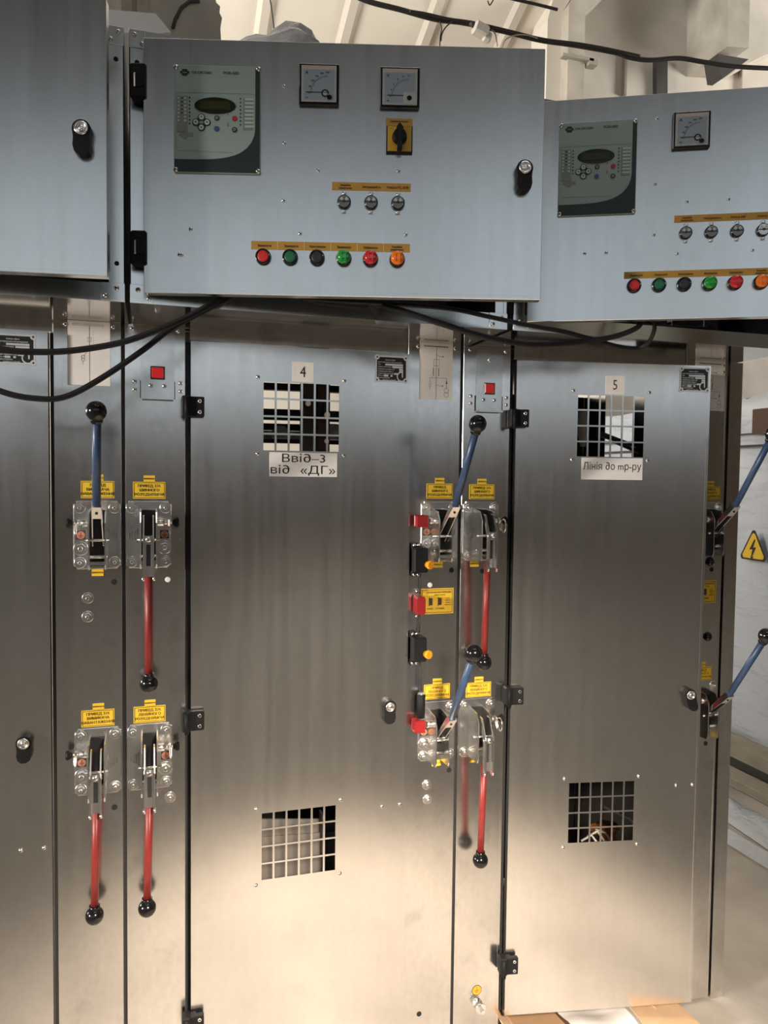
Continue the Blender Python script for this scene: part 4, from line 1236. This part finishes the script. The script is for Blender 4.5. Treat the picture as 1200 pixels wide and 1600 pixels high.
cable('cable', [at(378, 452, -.16), at(362, 463, -.22), at(330, 480, -.245), at(295, 498, -.262), at(262, 517, -.272), at(222, 548, -.29), at(160, 590, -.31), at(105, 619, -.32), at(60, 623, -.33), at(0, 611, -.34), at(-90, 570, -.34)], .0056, 'rubber', 'lower black cable of the pair sagging deepest above the first blue lever', 'cable', G)
cable('cable', [at(560, 462, -.20), at(590, 474, -.24), at(630, 486, -.27), at(690, 506, -.29), at(760, 527, -.29), at(830, 538, -.28), at(900, 535, -.26), at(955, 527, -.27), at(990, 515, -.29), at(1002, 504, -.30), at(1004, 492, -.30), at(1003, 478, -.29)], .0062, 'rubber', 'thick black cable sagging from the middle control box to the right one, without a hook', 'cable', G)
cable('cable', [at(440, 462, -.20), at(500, 468, -.23), at(600, 474, -.25), at(700, 482, -.27), at(760, 494, -.28), at(820, 507, -.28), at(880, 518, -.27), at(925, 530, -.26), at(965, 541, -.25), at(995, 544, -.24), at(1012, 536, -.26), at(1021, 520, -.29), at(1023, 505, -.30), at(1022, 492, -.30), at(1020, 478, -.29)], .0050, 'rubber', 'thinner black cable from middle to right control box, its end curling up like a hook', 'cable', G)
# cable bundle strung across the hall above the boxes
YW = 2.0
P0 = [(540, -14), (575, 2), (625, 15), (680, 30), (720, 35), (760, 43), (800, 52), (845, 63), (900, 71), (960, 82), (985, 90), (1015, 94), (1060, 91), (1100, 97), (1150, 104), (1230, 108)]
cable('overhead_cable', [at(x, y, YW) for x, y in P0], .013, 'wire', 'dark cable strung across the cream roof above the control boxes', 'cable')
P1 = [(640, 18), (665, 22), (700, 30), (740, 36), (800, 50), (850, 62), (905, 69), (950, 77), (1000, 88)]
cable('overhead_wire', [at(x, y-1, YW-.03) for x, y in P1], .006, 'wire', 'thinner wire twisted along the overhead cable', 'wire')
cable('overhead_wire', [at(x, y, YW-.02) for x, y in ((782, -8), (800, -2), (835, 6), (871, 15))], .008, 'wire', 'short dark conduit under the top edge, left of the concrete frame', 'wire')
for lab, p in (('thin loose wire end hanging from the overhead cable left of its junction box', [(687, 34), (690, 45), (688, 56), (687, 74)]),
               ('thin wire arching down beside the loose wire end', [(706, 34), (697, 42), (691, 52), (689, 64)]),
               ('pale wire end hanging right of the junction box', [(768, 46), (774, 54), (777, 72)]),
               ('pale wire looping above the corner of the middle control box', [(784, 76), (790, 62), (805, 55), (825, 55), (840, 60)]),
               ('thin wire running up from the film bundle', [(421, -6), (424, 12), (428, 44)]),
               ('small bent wire hook at the top edge', [(762, 1), (765, 8), (769, 3), (772, -3)])):
    cable('loose_wire', [at(x, y, YW-.04) for x, y in p], .0035, 'wirepale' if 'pale' in lab else 'wire', lab, 'wire', None, 5)
jb = MB(); a = at(752, 48, YW-.03)
jb.box(-.045, .035, -.03, .03, -.03, .03, 0, .01); jb.box(.02, .06, -.02, .02, -.04, .01, 0, .008); jb.cyl((-.07, 0, .01), (-.03, 0, 0), .012, 8, 1)
j = jb.build('junction_box', ['creamdirty', 'wire']); j.matrix_basis = T(a) @ Matrix.Rotation(R(18), 4, 'Y')
tag(j, 'small pale junction box hanging on the overhead cable', 'junction box')

# ================================================================== THINGS ON TOP OF THE BOXES
b = MB()
b.prism([(at(x, y, -.06).x, at(x, y, -.06).z) for x, y in ((90, 8), (243, 21), (267, 50), (240, 53), (90, 47))], -.06, .30, 0, 'y')
tag(b.build('foam_board', ['white']), 'thick white foam board lying across the left control boxes', 'board')
def bundle(name, c, sx, sy, sz, seed, label):
    bm = bmesh.new(); bmesh.ops.create_icosphere(bm, subdivisions=4, radius=1)
    rnd = random.Random(seed); ph = [rnd.uniform(0, 6) for _ in range(8)]
    for v in bm.verts:
        n = v.co.normalized()
        k = 1+.10*sin(5*n.x+ph[0]+2*n.y)+.07*sin(9*n.z+ph[1]+4*n.x)+.05*sin(13*n.y+7*n.x+ph[2])+.03*abs(sin(17*n.x-9*n.z+ph[3]))
        v.co = Vector((n.x*sx*k, n.y*sy*k, max(n.z, -.05)*sz*k))
    m = MB(); m.bm(bm, 0, None, True)
    return tag(m.build(name, ['film'], None, T(c)), label, 'film')
hz = (at(425, 42, .08).z-BZ1)*.86
bundle('film_bundle', (at(440, 60, .08).x, .08, BZ1+.012), .155, .15, hz, 3, 'crumpled bluish packing film heaped on the middle control box')
hz = (at(290, 50, .20).z-BZ1)*.62
bundle('film_bundle', (at(300, 60, .24).x, .16, BZ1+.012), .072, .10, hz, 5, 'low grey film heap between foam board and crumbling pillar')

# ================================================================== WRAPPED ENCLOSURE ON THE RIGHT
EX = 3.03
we = thing('wrapped_enclosure', (EX, 0.2, 0), 'grey enclosure wrapped in shiny stretch film behind the row, with a warning triangle', 'electrical cabinet')
def wx(x, y):
    d = rgt*((x-600)/FPX) - upv*((y-800)/FPX) + fwd
    q = CPOS + d*((EX-CPOS.x)/d.x); return q
b = MB()
bm = bmesh.new(); bmesh.ops.create_cube(bm, size=1)
ztop = wx(1160, 622).z
for v in bm.verts: v.co = Vector((.55+v.co.x*1.1, 1.3+v.co.y*3.0, .12+(ztop-.12)*(v.co.z+.5)))
bmesh.ops.subdivide_edges(bm, edges=bm.edges[:], cuts=24, use_grid_fill=True)
rnd = random.Random(4)
for v in bm.verts:
    x, y, z = v.co
    v.co += Vector((-.010*sin(21*z+6*sin(2.3*y)+1)-.008*sin(47*z+5*y)-.006*sin(9*y), 0, .012*sin(7*y+3*x) if z > ztop-.05 else 0))
b.bm(bm, 0, None, True)
b.build('wrapped_body', ['wrap'], we)
z1 = wx(1156, 682).z
b = MB(); b.box(-.022, -.010, -.2, 2.8, z1-.06, z1-.048); b.box(-.022, -.010, -.2, 2.8, z1+.005, z1+.012)
b.build('panel_joint', ['slot'], we)
b = MB(); p, q = wx(1183, 640), wx(1300, 672)
b.box(-.028, -.02, q.y-.2, p.y-.2, q.z, p.z)
b.build('maroon_plate', ['brown'], we)['label'] = 'maroon plate showing through the film'
tc = wx(1186, 858)
b = MB()
for s_, y_, mi in ((.098, 0, 1), (.082, -.001, 0)):
    pts = []
    for k in range(3):
        a0 = pi/2+k*2*pi/3; cx, cz = s_*.82*cos(a0), s_*.82*sin(a0)
        for t in (-.7, 0, .7): pts.append((cx+s_*.18*cos(a0+t), y_, cz+s_*.18*sin(a0+t)))
    b.add(pts, [tuple(range(9))], mi)
b.add([(x, -.002, z) for x, z in ((.006, .050), (-.026, -.004), (-.004, .0), (-.012, -.040), (-.020, -.034), (-.008, -.056), (.006, -.036), (-.004, -.040), (.020, .012), (.0, .008), (.016, .050))], [tuple(range(11))], 1)
w = b.build('warning_triangle', ['yellow', 'inkblack'], we, T((-.036, tc.y-.2, tc.z)) @ Matrix.Rotation(R(-90), 4, 'Z'))
w['label'] = 'yellow triangle with a black lightning bolt'
b = MB(); b.box(.02, 1.1, -.3, 2.8, 0.02, .13); b.box(-.06, .02, -.3, 2.8, .05, .15)
b.build('pallet_base', ['wood'], we)
b = MB(); b.box(-.075, -.055, -.3, 2.8, .02, .05)
b.build('base_groove', ['slot'], we)
# planks and film on the floor beside it
b = MB(); b.box(-.06, .06, -1.2, 1.2, 0, .045, 0, .004)
tag(b.build('plank', ['wood'], None, T((2.83, 1.2, 0)) @ Matrix.Rotation(R(1.5), 4, 'Z')), 'long plank on the floor along the wrapped enclosure', 'plank')
def floor_film(name, pts, w, h, m, label):
    b = MB(); P = smooth(pts, 10); vs = []; fs = []; K = 9
    for i, p in enumerate(P):
        d = (P[min(i+1, len(P)-1)]-P[max(i-1, 0)]).normalized(); nn = Vector((-d.y, d.x, 0))
        for k in range(K):
            t = k/(K-1)
            vs.append(p+nn*(t-.5)*w+Vector((0, 0, .004+h*sin(pi*t)*(.7+.3*sin(i*.9+k)))))
    for i in range(len(P)-1):
        for k in range(K-1): fs.append((i*K+k, i*K+k+1, (i+1)*K+k+1, (i+1)*K+k))
    fs.append(tuple(range(K))); n = (len(P)-1)*K
    b.add(vs, fs, 0, True)
    return tag(b.build(name, [m]), label, 'film')
floor_film('film_swath', [(2.57, 2.2, 0), (2.56, 1.5, 0), (2.57, 1.0, 0), (2.54, .5, 0), (2.55, 0, 0)], .20, .055, 'wrap', 'crumpled swath of pale film lying on the floor beside the plank')
b = MB(); b.prism([(-.05, -1.0), (.05, -1.0), (.06, .9), (-.05, 1.0)], .002, .010, 0, 'z')
tag(b.build('metal_strip', ['zincsoft'], None, T((2.36, .95, 0)) @ Matrix.Rotation(R(2), 4, 'Z')), 'flat pale metal strip on the floor, nearest to the row', 'strip')
b = MB(); b.prism([(-.06, -.45), (.02, -.50), (.06, .45), (-.02, .5)], .002, .008, 0, 'z')
tag(b.build('metal_offcut', ['alu'], None, T((2.15, 1.25, 0)) @ Matrix.Rotation(R(12), 4, 'Z')), 'short pale offcut lying askew on the floor behind the end cover', 'strip')

# ================================================================== CARDBOARD BOX UNDER THE RIGHT CUBICLE
cb = thing('cardboard_box', (1.17, .16, 0), 'flat open cardboard box on the floor under the right cabinet, below its ajar door', 'box')
def side(name, fn, m='cardboard', mt=None):
    b = MB(); fn(b); o = b.build(name, [m], cb)
    if mt is not None: o.matrix_basis = mt
    return o
cw, cd, ch, t = .205, .22, .060, .004
side('box_wall', lambda b: b.box(-cw, cw, -cd, -cd+t, 0, ch-.035))
side('box_wall', lambda b: b.box(-cw, cw, cd-t, cd, 0, ch))
side('box_wall', lambda b: b.box(-cw, -cw+t, -cd, cd, 0, ch))
side('box_wall', lambda b: b.box(cw-t, cw, -cd, cd, 0, ch))
side('box_bottom', lambda b: b.box(-cw, cw, -cd, cd, 0, t), 'cardinside')
side('box_flap', lambda b: b.prism([(-.03, -cd-.10), (.13, -cd-.10), (.09, cd), (0, cd)], -t, 0, 0, 'z'), 'cardboard', T((cw-.045, 0, ch)) @ Matrix.Rotation(R(4), 4, 'Y'))
side('box_flap', lambda b: b.box(-cw, cw, 0, .12, -t, 0), 'cardboard', T((0, cd, ch)) @ Matrix.Rotation(R(55), 4, 'X'))
side('box_flap', lambda b: b.box(-.028, 0, -cd, cd, -t, 0), 'cardboard', T((-cw, 0, ch)) @ Matrix.Rotation(R(20), 4, 'Y'))
pp = MB()
vs = []; K = 8
for i in range(K):
    for j in range(K):
        x, y = -.10+.22*i/(K-1), -.10+.18*j/(K-1)
        vs.append((x, y, .010*sin(7*i/K+1)+.008*sin(9*j/K)))
pp.add(vs, [(i*K+j, i*K+j+1, (i+1)*K+j+1, (i+1)*K+j) for i in range(K-1) for j in range(K-1)], 0, True)
tag(pp.build('paper_sheet', ['white'], None, T((1.23, .03, .025))), 'white paper sheet lying in the flat cardboard box', 'paper')
